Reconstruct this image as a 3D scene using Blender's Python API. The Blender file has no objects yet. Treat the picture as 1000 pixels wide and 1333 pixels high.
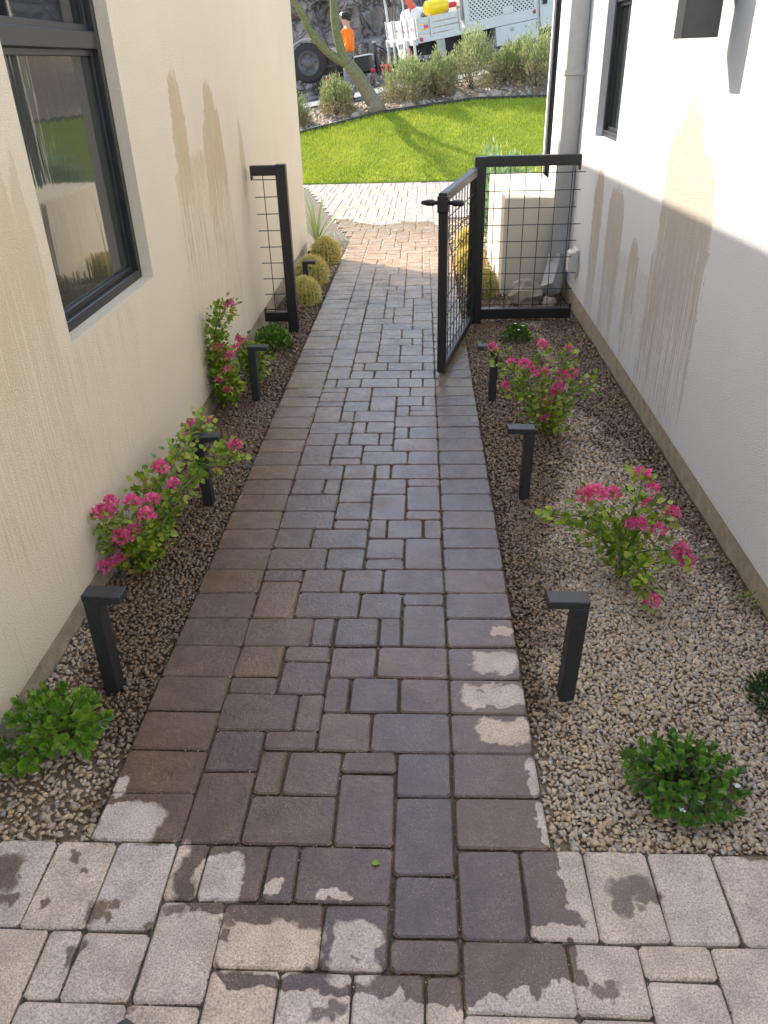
import bpy, math, random
import numpy as np
from mathutils import Vector, Matrix, noise as mnoise

rng = np.random.default_rng(7)
random.seed(7)
scene = bpy.context.scene
COL = scene.collection

# ------------------------------------------------------------------ camera, sky, sun, exposure
cam_data = bpy.data.cameras.new('camera')
cam = bpy.data.objects.new('camera', cam_data)
COL.objects.link(cam)
CR = np.array([[0.99877521, -0.00129263, -0.04946115],
               [0.04206212, -0.50423172, 0.86254342],
               [-0.02605483, -0.86356743, -0.50355977]])
CAM_H = 1.62
cam.matrix_world = Matrix(((CR[0, 0], -CR[0, 1], -CR[0, 2], 0.0),
                           (CR[1, 0], -CR[1, 1], -CR[1, 2], 0.0),
                           (CR[2, 0], -CR[2, 1], -CR[2, 2], CAM_H),
                           (0, 0, 0, 1)))
cam_data.sensor_fit = 'VERTICAL'
cam_data.sensor_height = 36.0
cam_data.lens = 36.0 * 1005.0 / 1333.0
cam_data.clip_start = 0.02
cam_data.clip_end = 2000.0
scene.camera = cam

SUN = Vector((1.0, -0.8, -0.95)).normalized()          # direction the light travels
world = bpy.data.worlds.new('World')
scene.world = world
world.use_nodes = True
wn = world.node_tree
sky = wn.nodes.new('ShaderNodeTexSky')
sky.sky_type = 'NISHITA'
sky.sun_disc = False
sky.sun_elevation = math.asin(-SUN.z)
sky.sun_rotation = math.atan2(-SUN.x, -SUN.y)
sky.air_density = 1.0
sky.dust_density = 1.2
sky.ozone_density = 1.0
bg = wn.nodes['Background']
bg.inputs['Strength'].default_value = 0.15
wn.links.new(sky.outputs[0], bg.inputs['Color'])
sun_data = bpy.data.lights.new('sun', 'SUN')
sun_data.energy = 2.2
sun_data.angle = math.radians(0.53)
sun_data.color = (1.0, 0.97, 0.92)
sun = bpy.data.objects.new('sun', sun_data)
COL.objects.link(sun)
sun.location = (-20, 16, 19)
sun.rotation_euler = SUN.to_track_quat('-Z', 'Y').to_euler()

scene.view_settings.view_transform = 'Standard'
scene.view_settings.look = 'None'
scene.view_settings.exposure = 2.1
scene.view_settings.gamma = 1.0
scene.view_settings.use_curve_mapping = False
scene.view_settings.use_white_balance = True
scene.view_settings.white_balance_temperature = 7350.0
scene.view_settings.white_balance_tint = 10.0
scene.cycles.use_denoising = True
scene.cycles.max_bounces = 5
scene.cycles.diffuse_bounces = 3
scene.cycles.glossy_bounces = 3
scene.cycles.sample_clamp_indirect = 8.0
scene.cycles.blur_glossy = 0.15

SLOPE = -0.01328


def gz(y):
    return SLOPE * y


# ------------------------------------------------------------------ object helpers
def tag(o, label=None, cat=None, group=None, kind=None):
    if label: o['label'] = label
    if cat: o['category'] = cat
    if group: o['group'] = group
    if kind: o['kind'] = kind
    return o


def link(name, mesh, parent=None):
    o = bpy.data.objects.new(name, mesh)
    COL.objects.link(o)
    if parent is not None:
        o.parent = parent
    return o


def empty(name, loc=(0, 0, 0), rot=(0, 0, 0), label=None, cat=None, group=None):
    o = bpy.data.objects.new(name, None)
    o.empty_display_size = 0.1
    COL.objects.link(o)
    o.location = loc
    o.rotation_euler = rot
    return tag(o, label, cat, group)


def mesh_np(name, v, f, mat=None, smooth=False):
    """v (N,3); f (M,k) array or list of lists"""
    me = bpy.data.meshes.new(name)
    v = np.asarray(v, dtype=np.float32)
    if isinstance(f, np.ndarray):
        k = f.shape[1]
        me.vertices.add(len(v))
        me.vertices.foreach_set('co', v.ravel())
        me.loops.add(f.size)
        me.loops.foreach_set('vertex_index', f.astype(np.int32).ravel())
        me.polygons.add(len(f))
        me.polygons.foreach_set('loop_start', np.arange(0, f.size, k, dtype=np.int32))
        me.polygons.foreach_set('loop_total', np.full(len(f), k, dtype=np.int32))
        me.update(calc_edges=True)
    else:
        me.from_pydata([tuple(map(float, p)) for p in v], [], [tuple(map(int, q)) for q in f])
        me.update()
    if smooth:
        me.polygons.foreach_set('use_smooth', np.ones(len(me.polygons), dtype=bool))
    if mat is not None:
        me.materials.append(mat)
    return me


class MB:
    def __init__(self):
        self.v = []
        self.f = []

    def add(self, v, f):
        b = len(self.v)
        self.v += [tuple(p) for p in v]
        self.f += [tuple(i + b for i in q) for q in f]
        return self

    def quad(self, a, b, c, d):
        return self.add([a, b, c, d], [(0, 1, 2, 3)])

    def box(self, x0, x1, y0, y1, z0, z1, bev=0.0, M=None):
        if bev <= 0:
            v = [(x0, y0, z0), (x1, y0, z0), (x1, y1, z0), (x0, y1, z0), (x0, y0, z1), (x1, y0, z1), (x1, y1, z1), (x0, y1, z1)]
            f = [(3, 2, 1, 0), (4, 5, 6, 7), (0, 1, 5, 4), (1, 2, 6, 5), (2, 3, 7, 6), (3, 0, 4, 7)]
        else:
            b = min(bev, (x1 - x0) * .49, (y1 - y0) * .49, (z1 - z0) * .49)
            v = []
            for (z, i) in ((z0, b), (z0 + b, 0), (z1 - b, 0), (z1, b)):
                xa, xb, ya, yb = x0 + i, x1 - i, y0 + i, y1 - i
                c = b * 0.7
                v += [(xa + c, ya, z), (xb - c, ya, z), (xb, ya + c, z), (xb, yb - c, z), (xb - c, yb, z), (xa + c, yb, z), (xa, yb - c, z), (xa, ya + c, z)]
            f = [tuple(range(7, -1, -1)), tuple(range(24, 32))]
            for r in range(3):
                for i in range(8):
                    j = (i + 1) % 8
                    f.append((r * 8 + i, r * 8 + j, r * 8 + 8 + j, r * 8 + 8 + i))
        if M is not None:
            v = [tuple(M @ Vector(p)) for p in v]
        return self.add(v, f)

    def tube(self, pts, rad, n=8, cap=True):
        pts = [Vector(p) for p in pts]
        if not hasattr(rad, '__len__'):
            rad = [rad] * len(pts)
        rings = []
        ref = None
        for i, p in enumerate(pts):
            d = (pts[min(i + 1, len(pts) - 1)] - pts[max(i - 1, 0)]).normalized()
            if ref is None:
                ref = Vector((0, 0, 1)) if abs(d.z) < 0.9 else Vector((1, 0, 0))
            a = d.cross(ref)
            if a.length < 1e-5:
                a = d.cross(Vector((0, 1, 0)))
            a.normalize()
            b = a.cross(d).normalized()
            ref = b
            rings.append([p + (a * math.cos(2 * math.pi * k / n) + b * math.sin(2 * math.pi * k / n)) * rad[i] for k in range(n)])
        v = [q for r in rings for q in r]
        f = []
        for i in range(len(pts) - 1):
            for k in range(n):
                k2 = (k + 1) % n
                f.append((i * n + k, i * n + k2, (i + 1) * n + k2, (i + 1) * n + k))
        if cap:
            f.append(tuple(range(n - 1, -1, -1)))
            f.append(tuple(range((len(pts) - 1) * n, len(pts) * n)))
        return self.add(v, f)

    def lathe(self, prof, n=24, M=None, closed=False):
        """prof: list of (r, z) about local Z"""
        v = []
        for (r, z) in prof:
            for k in range(n):
                a = 2 * math.pi * k / n
                v.append((r * math.cos(a), r * math.sin(a), z))
        f = []
        for i in range(len(prof) - 1):
            for k in range(n):
                k2 = (k + 1) % n
                f.append((i * n + k, i * n + k2, (i + 1) * n + k2, (i + 1) * n + k))
        if not closed:
            f.append(tuple(range(n - 1, -1, -1)))
            f.append(tuple(range((len(prof) - 1) * n, len(prof) * n)))
        if M is not None:
            v = [tuple(M @ Vector(p)) for p in v]
        return self.add(v, f)

    def build(self, name, mat, parent=None, smooth=False):
        return link(name, mesh_np(name, self.v, self.f, mat, smooth), parent)


def frames(dirs, normals):
    """(N,3,3) columns: x = dir, y = side, z = normal"""
    d = dirs / np.linalg.norm(dirs, axis=1, keepdims=True)
    s = np.cross(normals, d)
    ln = np.linalg.norm(s, axis=1, keepdims=True)
    s = np.where(ln < 1e-4, np.array([[0, 1, 0]]), s / np.maximum(ln, 1e-6))
    n = np.cross(d, s)
    return np.stack([d, s, n], axis=2)


def inst(tv, tf, pos, mats, scale):
    """copies of a template joined into one vertex / face array"""
    tv = np.asarray(tv, float)
    tf = np.asarray(tf, int)
    scale = np.asarray(scale, float)
    if scale.ndim == 1:
        scale = np.repeat(scale[:, None], 3, 1)
    v = np.einsum('nij,nkj->nki', mats, tv[None] * scale[:, None, :]) + pos[:, None, :]
    f = tf[None] + (np.arange(len(pos)) * len(tv))[:, None, None]
    return v.reshape(-1, 3), f.reshape(-1, tf.shape[1])


def rand_rot(n):
    q = rng.normal(size=(n, 4))
    q /= np.linalg.norm(q, axis=1, keepdims=True)
    w, x, y, z = q.T
    return np.stack([np.stack([1 - 2 * (y * y + z * z), 2 * (x * y - z * w), 2 * (x * z + y * w)], 1),
                     np.stack([2 * (x * y + z * w), 1 - 2 * (x * x + z * z), 2 * (y * z - x * w)], 1),
                     np.stack([2 * (x * z - y * w), 2 * (y * z + x * w), 1 - 2 * (x * x + y * y)], 1)], 1)


def ico():
    t = (1 + 5 ** .5) / 2
    v = np.array([(-1, t, 0), (1, t, 0), (-1, -t, 0), (1, -t, 0), (0, -1, t), (0, 1, t), (0, -1, -t), (0, 1, -t), (t, 0, -1), (t, 0, 1), (-t, 0, -1), (-t, 0, 1)], float)
    v /= np.linalg.norm(v[0])
    f = np.array([(0, 11, 5), (0, 5, 1), (0, 1, 7), (0, 7, 10), (0, 10, 11), (1, 5, 9), (5, 11, 4), (11, 10, 2), (10, 7, 6), (7, 1, 8), (3, 9, 4), (3, 4, 2), (3, 2, 6), (3, 6, 8), (3, 8, 9), (4, 9, 5), (2, 4, 11), (6, 2, 10), (8, 6, 7), (9, 8, 1)])
    return v, f


ICO_V, ICO_F = ico()


# ------------------------------------------------------------------ material helpers
class NT:
    def __init__(self, name):
        self.m = bpy.data.materials.new(name)
        self.m.use_nodes = True
        self.t = self.m.node_tree
        self.b = self.t.nodes['Principled BSDF']

    def n(self, typ, ins=None, **props):
        nd = self.t.nodes.new(typ)
        for k, v in props.items():
            setattr(nd, k, v)
        if ins:
            for k, v in ins.items():
                self.put(nd.inputs[k], v)
        return nd

    def put(self, sock, v):
        if isinstance(v, bpy.types.NodeSocket):
            self.t.links.new(v, sock)
        elif isinstance(v, tuple) and len(v) == 3 and sock.type == 'RGBA':
            sock.default_value = (*v, 1.0)
        else:
            sock.default_value = v

    def math(self, op, a, b=None, c=None, clamp=False):
        nd = self.n('ShaderNodeMath', operation=op, use_clamp=clamp)
        for i, v in enumerate((a, b, c)):
            if v is not None:
                self.put(nd.inputs[i], v)
        return nd.outputs[0]

    def vm(self, op, a, b=None):
        nd = self.n('ShaderNodeVectorMath', operation=op)
        self.put(nd.inputs[0], a)
        if b is not None:
            self.put(nd.inputs[1], b)
        return nd.outputs['Value'] if op == 'LENGTH' else nd.outputs[0]

    def noise(self, vec, scale, detail=2.0, rough=0.5):
        nd = self.n('ShaderNodeTexNoise', {'Scale': scale, 'Detail': detail, 'Roughness': rough})
        if vec is not None:
            self.put(nd.inputs['Vector'], vec)
        return nd

    def ramp(self, fac, stops, interp='LINEAR'):
        nd = self.n('ShaderNodeValToRGB')
        cr = nd.color_ramp
        cr.interpolation = interp
        while len(cr.elements) < len(stops):
            cr.elements.new(0.5)
        for e, (p, c) in zip(cr.elements, stops):
            e.position = p
            e.color = (*c, 1.0) if len(c) == 3 else c
        self.put(nd.inputs[0], fac)
        return nd.outputs[0]

    def mix(self, fac, a, b, blend='MIX'):
        nd = self.n('ShaderNodeMix', data_type='RGBA', blend_type=blend)
        self.put(nd.inputs[0], fac)
        self.put(nd.inputs[6], a)
        self.put(nd.inputs[7], b)
        return nd.outputs[2]

    def mrange(self, v, a, b, c=0.0, d=1.0, smooth=False):
        nd = self.n('ShaderNodeMapRange', {0: v, 1: a, 2: b, 3: c, 4: d})
        if smooth:
            nd.interpolation_type = 'SMOOTHSTEP'
        return nd.outputs[0]

    def bump(self, h, strength=0.3, dist=0.01, normal=None):
        nd = self.n('ShaderNodeBump', {'Height': h, 'Strength': strength, 'Distance': dist})
        if normal is not None:
            self.put(nd.inputs['Normal'], normal)
        self.t.links.new(nd.outputs[0], self.b.inputs['Normal'])
        return nd.outputs[0]

    def set(self, **k):
        names = {'col': 'Base Color', 'rough': 'Roughness', 'metal': 'Metallic', 'ior': 'IOR', 'spec': 'Specular IOR Level',
                 'trans': 'Transmission Weight', 'sss': 'Subsurface Weight', 'coat': 'Coat Weight', 'alpha': 'Alpha'}
        for a, v in k.items():
            self.put(self.b.inputs[names[a]], v)
        return self

    def pos(self):
        return self.n('ShaderNodeNewGeometry').outputs['Position']

    def island(self):
        return self.n('ShaderNodeNewGeometry').outputs['Random Per Island']

    def objpos(self):
        return self.n('ShaderNodeTexCoord').outputs['Object']


def simple(name, col, rough=0.6, metal=0.0, var=0.12, scale=30.0, bump=0.0, bscale=None, spec=None):
    t = NT(name)
    c = t.noise(t.objpos(), scale, 4.0, 0.6)
    lo = tuple(x * (1 - var) for x in col)
    hi = tuple(min(1, x * (1 + var)) for x in col)
    t.set(col=t.ramp(c.outputs[0], [(0.3, lo), (0.7, hi)]), metal=metal)
    t.set(rough=t.mrange(c.outputs[0], 0.2, 0.8, max(0, rough - 0.07), min(1, rough + 0.07)))
    if spec is not None:
        t.set(spec=spec)
    if bump > 0:
        t.bump(t.noise(t.objpos(), bscale or scale * 3, 3.0).outputs[0], bump, 0.01)
    return t.m
# ------------------------------------------------------------------ materials
def shapes(t, p, lst):
    """smallest super-ellipse value over (cx, cy, a, b); below 1 is inside"""
    cur = None
    for (cx, cy, a, b) in lst:
        d = t.vm('SUBTRACT', p, (cx, cy, 0.0))
        d = t.vm('MULTIPLY', d, (1 / a, 1 / b, 0.0))
        d = t.vm('MULTIPLY', d, d)
        s = t.vm('LENGTH', d)
        cur = s if cur is None else t.math('MINIMUM', cur, s)
    return cur


DRY = [(-.735, 1.262, .088, .058), (-.805, 1.372, .034, .03), (.268, 2.03, .04, .026), (.232, 1.877, .07, .052), (.215, 1.728, .092, .05),
       (.238, 1.588, .078, .047), (.296, 1.425, .024, .055), (.306, 1.275, .018, .062), (-.475, 1.118, .058, .058), (-.345, 1.088, .022, .024),
       (-.2, 1.071, .034, .012), (-.335, .948, .11, .052), (-.145, .945, .055, .062), (.345, 1.13, .022, .1), (.3, .995, .06, .018), (.3, .862, .05, .02), (.2, .855, .02, .016)]
WETF = [(-.16, 1.135, .42, .13), (.03, .99, .16, .1), (.2, .93, .13, .075), (.2, 1.09, .155, .13), (-.235, .945, .205, .09), (.04, .9, .1, .06)]
SPOT = [(-.985, 1.1, .04, .05), (-.955, 1.035, .025, .015), (-.735, 1.02, .027, .03), (-.705, 1.0, .014, .012), (-.7, 1.035, .012, .016), (-.747, .925, .018, .022), (.475, 1.105, .05, .024),
        (.45, 1.06, .022, .035), (.5, 1.085, .03, .018), (-.56, 1.03, .026, .016), (-.428, 1.0, .02, .02), (-.42, .965, .012, .014), (-.2, .818, .03, .014), (-.865, 1.03, .012, .01),
        (-.84, 1.16, .014, .01), (.36, .88, .03, .012), (-.8, 1.12, .009, .009), (-.6, .985, .012, .012), (-.17, .83, .014, .018)]


def paver_mat(name, island, near_zone):
    t = NT(name)
    pos = t.pos()
    rnd = t.island() if island else t.n('ShaderNodeObjectInfo').outputs['Random']
    r2 = t.math('FRACT', t.math('MULTIPLY', rnd, 7.31))
    dry = t.ramp(rnd, [(0.0, (.54, .41, .31)), (.25, (.49, .40, .345)), (.5, (.475, .395, .35)), (.7, (.465, .395, .355)), (.85, (.53, .42, .345)), (1.0, (.48, .38, .31))])
    wet = t.ramp(r2, [(0.0, (.145, .078, .042)), (.25, (.112, .066, .045)), (.5, (.094, .060, .048)), (.72, (.080, .058, .053)), (.9, (.070, .058, .060)), (1.0, (.13, .078, .048))])
    wet = t.mix(.5, wet, t.mix(1.0, dry, (.27, .205, .175), 'MULTIPLY'))
    cloud = t.noise(pos, 14.0, 2.0, 0.6).outputs[0]
    fine = t.noise(pos, 230.0, 2.0, 0.75).outputs[0]
    spk = t.n('ShaderNodeTexVoronoi', {'Vector': pos, 'Scale': 150.0}).outputs['Distance']
    grain = t.mrange(fine, .28, .72, .52, 1.48)
    grain = t.math('MULTIPLY', grain, t.mrange(cloud, .3, .7, .82, 1.16))
    gc = t.n('ShaderNodeCombineColor', {0: grain, 1: grain, 2: grain}).outputs[0]
    sp = t.math('MULTIPLY', t.mrange(spk, .10, .22, 1.0, 0.0), t.mrange(cloud, .42, .6, 0.3, .95))
    wet = t.mix(t.math('MULTIPLY', sp, .85), t.mix(1.0, wet, gc, 'MULTIPLY'), (.40, .33, .29))
    dry = t.mix(t.math('MULTIPLY', sp, .5), t.mix(1.0, dry, gc, 'MULTIPLY'), (.68, .61, .56))
    sx = t.n('ShaderNodeSeparateXYZ', {0: pos})
    if near_zone:
        n1 = t.noise(pos, 13.0, 2.0, 0.5).outputs['Color']
        n2 = t.noise(pos, 48.0, 1.0, 0.5).outputs['Color']
        p = t.vm('ADD', pos, t.vm('MULTIPLY', t.vm('SUBTRACT', n1, (.5, .5, .5)), (.075, .075, 0)))
        p = t.vm('ADD', p, t.vm('MULTIPLY', t.vm('SUBTRACT', n2, (.5, .5, .5)), (.03, .03, 0)))
        y = t.n('ShaderNodeSeparateXYZ', {0: p}).outputs[1]
        sW = t.mrange(shapes(t, p, WETF), .97, 1.03, 1.0, 0.0)
        sD = t.mrange(shapes(t, p, DRY), .86, 1.14, 0.0, 1.0)
        sS = t.mrange(shapes(t, p, SPOT), .55, 1.3, .9, 0.0)
        W = t.math('MULTIPLY', t.math('MAXIMUM', t.mrange(y, 1.195, 1.205), sW), sD)
        vo = t.n('ShaderNodeTexVoronoi', {'Vector': t.vm('MULTIPLY', p, (1, 1, 0)), 'Scale': 16.0})
        pick = t.n('ShaderNodeSeparateColor', {0: vo.outputs['Color']})
        drop = t.math('MULTIPLY', t.mrange(t.math('SUBTRACT', vo.outputs['Distance'], t.math('MULTIPLY', pick.outputs[1], .16)), .0, .05, .75, 0.0), t.math('GREATER_THAN', pick.outputs[0], .72))
        W = t.math('MAXIMUM', t.math('MAXIMUM', W, sS), drop)
        W2 = W
    else:
        y = sx.outputs[1]
        farx = t.math('MULTIPLY', sx.outputs[0], .45)
        W = t.mrange(t.math('ADD', y, t.math('ADD', farx, t.math('MULTIPLY', t.noise(pos, 1.6, 2.0).outputs[0], 1.4))), 10.75, 10.82, 1.0, 0.0)
        # the film of water is thinner and patchy towards the gate
        halfdry = t.math('MULTIPLY', t.mrange(y, 3.2, 6.5, 0.0, .38), t.mrange(t.noise(pos, 5.0, 2.0).outputs[0], .3, .6))
        W2 = t.math('SUBTRACT', W, t.math('MULTIPLY', halfdry, W))
        moss = t.math('MULTIPLY', t.math('MULTIPLY', t.mrange(y, 3.6, 4.4), t.mrange(y, 5.6, 6.6, 1.0, 0.0)), t.mrange(t.noise(pos, 6.5, 2.0).outputs[0], .5, .66, 0.0, .55))
        wet = t.mix(moss, wet, (.15, .135, .045))
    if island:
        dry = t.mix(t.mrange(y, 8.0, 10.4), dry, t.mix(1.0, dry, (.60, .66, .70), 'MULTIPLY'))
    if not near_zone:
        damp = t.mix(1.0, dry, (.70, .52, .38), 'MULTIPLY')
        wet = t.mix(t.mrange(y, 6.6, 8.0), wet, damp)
    t.set(col=t.mix(W2, dry, wet))
    rw = t.mrange(t.noise(pos, 9.0, 2.0).outputs[0], .3, .7, .13, .36)
    t.set(rough=t.math('ADD', t.math('MULTIPLY', W, rw), t.math('MULTIPLY', t.math('SUBTRACT', 1.0, W), .9)), spec=.5)
    h = t.math('ADD', t.math('MULTIPLY', fine, .8), t.math('MULTIPLY', t.noise(pos, 70.0, 1.0).outputs[0], 1.3))
    bn = t.bump(h, 0.36, 0.006)
    t.put(bn.node.inputs['Strength'], t.mrange(W, 0, 1, .42, .20))
    return t.m


M = {}
M['paver'] = paver_mat('paver_concrete_splashed', False, True)
M['paver_mid'] = paver_mat('paver_concrete_wet', False, False)
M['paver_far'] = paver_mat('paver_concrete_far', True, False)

t = NT('joint_sand')
pos = t.pos()
c = t.noise(pos, 160.0, 4.0, .7).outputs[0]
cm = t.noise(pos, 7.0, 3.0).outputs[0]
col = t.ramp(c, [(.3, (.055, .041, .031)), (.55, (.12, .094, .072)), (.75, (.30, .25, .2))])
t.set(col=t.mix(t.mrange(cm, .58, .7, 0, .5), col, (.05, .065, .018)), rough=.9)
t.bump(c, .6, .01)
M['sand'] = t.m

def bed_wet(t, pos):
    sx = t.n('ShaderNodeSeparateXYZ', {0: pos})
    X, Y = sx.outputs[0], sx.outputs[1]
    nz = t.math('SUBTRACT', t.math('ADD', t.math('MULTIPLY', t.noise(pos, 5.0, 3.0).outputs[0], .7), t.math('MULTIPLY', t.noise(pos, 22.0, 2.0).outputs[0], .3)), .5)
    # right-hand bed: soaked beside the paving, more of it further along, and damp under the wall
    wpath = t.math('SUBTRACT', t.math('ADD', .37, t.mrange(Y, 1.5, 4.2, 0.0, .50)), X)
    wpath = t.math('MINIMUM', wpath, t.math('ADD', t.mrange(Y, 1.4, 2.0, -.06, .30), 0.0))
    wwall = t.math('SUBTRACT', X, t.mrange(Y, 1.9, 4.0, 1.12, .80))
    wr = t.math('MAXIMUM', wpath, wwall)
    wr = t.mrange(t.math('ADD', wr, t.math('MULTIPLY', nz, .55)), -.03, .10)
    wl = t.mrange(t.math('ADD', t.math('MULTIPLY', t.math('SUBTRACT', Y, 1.55), .9), t.math('ADD', t.math('MULTIPLY', t.math('ADD', X, .98), 1.6), t.math('MULTIPLY', nz, 1.3))), -.05, .2)
    left = t.math('LESS_THAN', X, -.3)
    w = t.math('ADD', t.math('MULTIPLY', left, wl), t.math('MULTIPLY', t.math('SUBTRACT', 1.0, left), wr))
    w = t.math('MULTIPLY', w, t.mrange(Y, 7.2, 8.5, 1.0, 0.0))
    return w


# loose stone of the planting beds
t = NT('gravel_stone')
pos = t.pos()
ri = t.island()
col = t.ramp(ri, [(0, (.44, .30, .18)), (.15, (.53, .39, .25)), (.3, (.60, .47, .32)), (.45, (.44, .32, .22)), (.58, (.38, .32, .28)), (.7, (.51, .37, .27)), (.82, (.56, .45, .33)), (.92, (.33, .30, .28)), (1, (.66, .56, .44))])
gr = t.noise(pos, 300.0, 1.0, .7).outputs[0]
gg = t.mrange(gr, .25, .75, .72, 1.25)
col = t.mix(1.0, col, t.n('ShaderNodeCombineColor', {0: gg, 1: gg, 2: gg}).outputs[0], 'MULTIPLY')
w = bed_wet(t, pos)
wetc = t.mix(1.0, col, (.39, .325, .28), 'MULTIPLY')
t.set(col=t.mix(w, col, wetc), rough=t.mrange(w, 0, 1, .88, .42))
t.bump(gr, .35, .004)
M['gravel'] = t.m

t = NT('bed_soil')
pos = t.pos()
c = t.noise(pos, 120.0, 3.0, .7).outputs[0]
col = t.ramp(c, [(.3, (.16, .105, .062)), (.55, (.26, .18, .11)), (.75, (.36, .26, .17))])
w = bed_wet(t, pos)
t.set(col=t.mix(w, col, t.mix(1.0, col, (.38, .30, .25), 'MULTIPLY')), rough=.9)
t.bump(c, .8, .015)
M['soil'] = t.m

t = NT('joint_grit')
ri = t.island()
t.set(col=t.ramp(ri, [(0, (.05, .035, .025)), (.35, (.12, .085, .06)), (.55, (.30, .24, .18)), (.75, (.55, .48, .40)), (.8, (.07, .09, .02)), (1, (.10, .13, .03))], 'CONSTANT'), rough=.9)
M['grit'] = t.m

t = NT('bank_stone')
pos = t.pos()
ri = t.island()
col = t.ramp(ri, [(0, (.38, .33, .27)), (.3, (.50, .45, .38)), (.6, (.33, .30, .27)), (.85, (.58, .53, .46)), (1, (.25, .24, .23))])
gr = t.noise(pos, 60.0, 3.0, .7).outputs[0]
t.set(col=t.mix(t.mrange(gr, .3, .7, .4, 0.0), col, (.3, .25, .2)), rough=.9)
t.bump(gr, .4, .02)
M['bank'] = t.m


def stucco(name, col, stain, streaks, facing):
    """streaks: (y centre, half width, z solid top, z solid bottom, z drip end)"""
    t = NT(name)
    pos = t.pos()
    sx = t.n('ShaderNodeSeparateXYZ', {0: pos})
    Y, Z = sx.outputs[1], sx.outputs[2]
    big = t.noise(pos, 1.3, 4.0, .55).outputs[0]
    mid = t.noise(pos, 38.0, 2.0, .65).outputs[0]
    fine = t.noise(pos, 300.0, 1.0, .6).outputs[0]
    c = t.ramp(big, [(.3, tuple(x * .95 for x in col)), (.7, tuple(min(1, x * 1.03) for x in col))])
    g = t.mrange(fine, .25, .75, .86, 1.12)
    c = t.mix(1.0, c, t.n('ShaderNodeCombineColor', {0: g, 1: g, 2: g}).outputs[0], 'MULTIPLY')
    st = t.n('ShaderNodeVectorMath', {0: pos, 1: (105.0, 105.0, 1.8)}, operation='MULTIPLY').outputs[0]
    drip = t.noise(st, 1.0, 3.0, .6).outputs[0]
    st2 = t.n('ShaderNodeVectorMath', {0: pos, 1: (9.0, 9.0, .9)}, operation='MULTIPLY').outputs[0]
    wob = t.math('SUBTRACT', t.noise(st2, 1.0, 3.0).outputs[0], .5)
    wob2 = t.math('SUBTRACT', t.noise(pos, 26.0, 3.0, .65).outputs[0], .5)
    tot = None
    for (yc, hw, zt, zs, ze, th0, amt) in streaks:
        # outline: narrow at the top where the jet first struck, full width lower down
        wid = t.math('POWER', t.mrange(Z, zt, zs, .15, 1.0), .6)
        dy = t.math('ADD', t.math('SUBTRACT', Y, yc), t.math('ADD', t.math('MULTIPLY', wob, hw * 1.5), t.math('MULTIPLY', wob2, .11)))
        e = t.math('SUBTRACT', t.math('MULTIPLY', wid, hw), t.math('ABSOLUTE', dy))
        inside = t.mrange(e, -.006, .012)
        below = t.mrange(t.math('ADD', Z, t.math('ADD', t.math('MULTIPLY', wob2, .14), t.math('MULTIPLY', drip, .25))), zt + .10, zt + .12, 1.0, 0.0)
        thr = t.mrange(Z, zs, ze, th0, .66)
        d = t.mrange(t.math('SUBTRACT', t.math('ADD', drip, t.math('MULTIPLY', wob2, .2)), thr), -.035, .045)
        m = t.math('MULTIPLY', t.math('MULTIPLY', inside, below), t.math('MULTIPLY', d, amt))
        tot = m if tot is None else t.math('MAXIMUM', tot, m)
    if tot is not None:
        # splashed soil along the foot of the wall as well
        foot = t.math('MULTIPLY', t.mrange(t.math('ADD', Z, t.math('MULTIPLY', mid, .1)), .02, .12, .28, 0.0), 1.0)
        c = t.mix(t.math('MAXIMUM', tot, 0.0), c, t.mix(1.0, c, stain, 'MULTIPLY'))
        c = t.mix(foot, c, tuple(x * .62 for x in col))
    t.set(col=c, rough=.92, spec=.25)
    h = t.math('ADD', t.math('MULTIPLY', fine, 1.0), t.math('ADD', t.math('MULTIPLY', mid, .3), t.math('MULTIPLY', t.noise(pos, 130.0, 1.0).outputs[0], .7)))
    t.bump(h, .7, .007)
    return t.m


M['stucco_cream'] = stucco('cream_stucco', (.81, .70, .535), (.79, .70, .575),
                           [(4.22, .13, 1.62, 1.36, .6, .34, 1.0), (4.88, .24, 1.56, 1.28, .45, .36, 1.0), (4.6, .6, 1.25, 1.15, .0, .49, 1.0), (5.62, .08, 1.34, 1.1, .5, .34, .8), (2.12, .36, 1.7, 1.15, -.1, .38, .5), (2.7, .5, .84, .8, .1, .53, .5), (1.3, .4, 1.4, 1.0, .2, .5, .4)], 1)
M['stucco_white'] = stucco('pale_stucco', (.70, .695, .685), (.73, .66, .57),
                           [(5.52, .13, 1.0, .84, -.3, .32, 1.0), (4.98, .20, .95, .78, -.4, .34, 1.0), (4.45, .12, .76, .64, -.3, .40, 1.0), (3.80, .30, 1.45, 1.16, -.35, .29, 1.0), (3.48, .16, 1.28, 1.08, -.1, .32, 1.0), (4.3, .9, .66, .6, -.1, .51, .8)], -1)
M['stucco_plain'] = stucco('plain_stucco', (.74, .65, .53), (1, 1, 1), [], 1)
M['trim_reveal'] = stucco('reveal_stucco', (.64, .58, .50), (1, 1, 1), [], 1)
M['footing'] = simple('footing_concrete', (.36, .29, .21), .9, var=.25, scale=18, bump=.5, bscale=140)
M['frame_black'] = simple('black_window_frame', (.018, .02, .023), .38, var=.3, scale=12)
M['steel'] = simple('black_powder_coat', (.012, .012, .013), .42, var=.35, scale=40, bump=.06, bscale=400)
M['bollard'] = simple('charcoal_powder_coat', (.022, .024, .026), .45, var=.3, scale=45, bump=.08, bscale=350)
M['spout'] = simple('grey_painted_metal', (.40, .385, .365), .5, var=.06)
M['cover'] = simple('cream_plastic', (.62, .60, .54), .5, var=.05)
M['sconce'] = simple('sconce_bronze', (.03, .034, .04), .35, var=.2)

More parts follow.
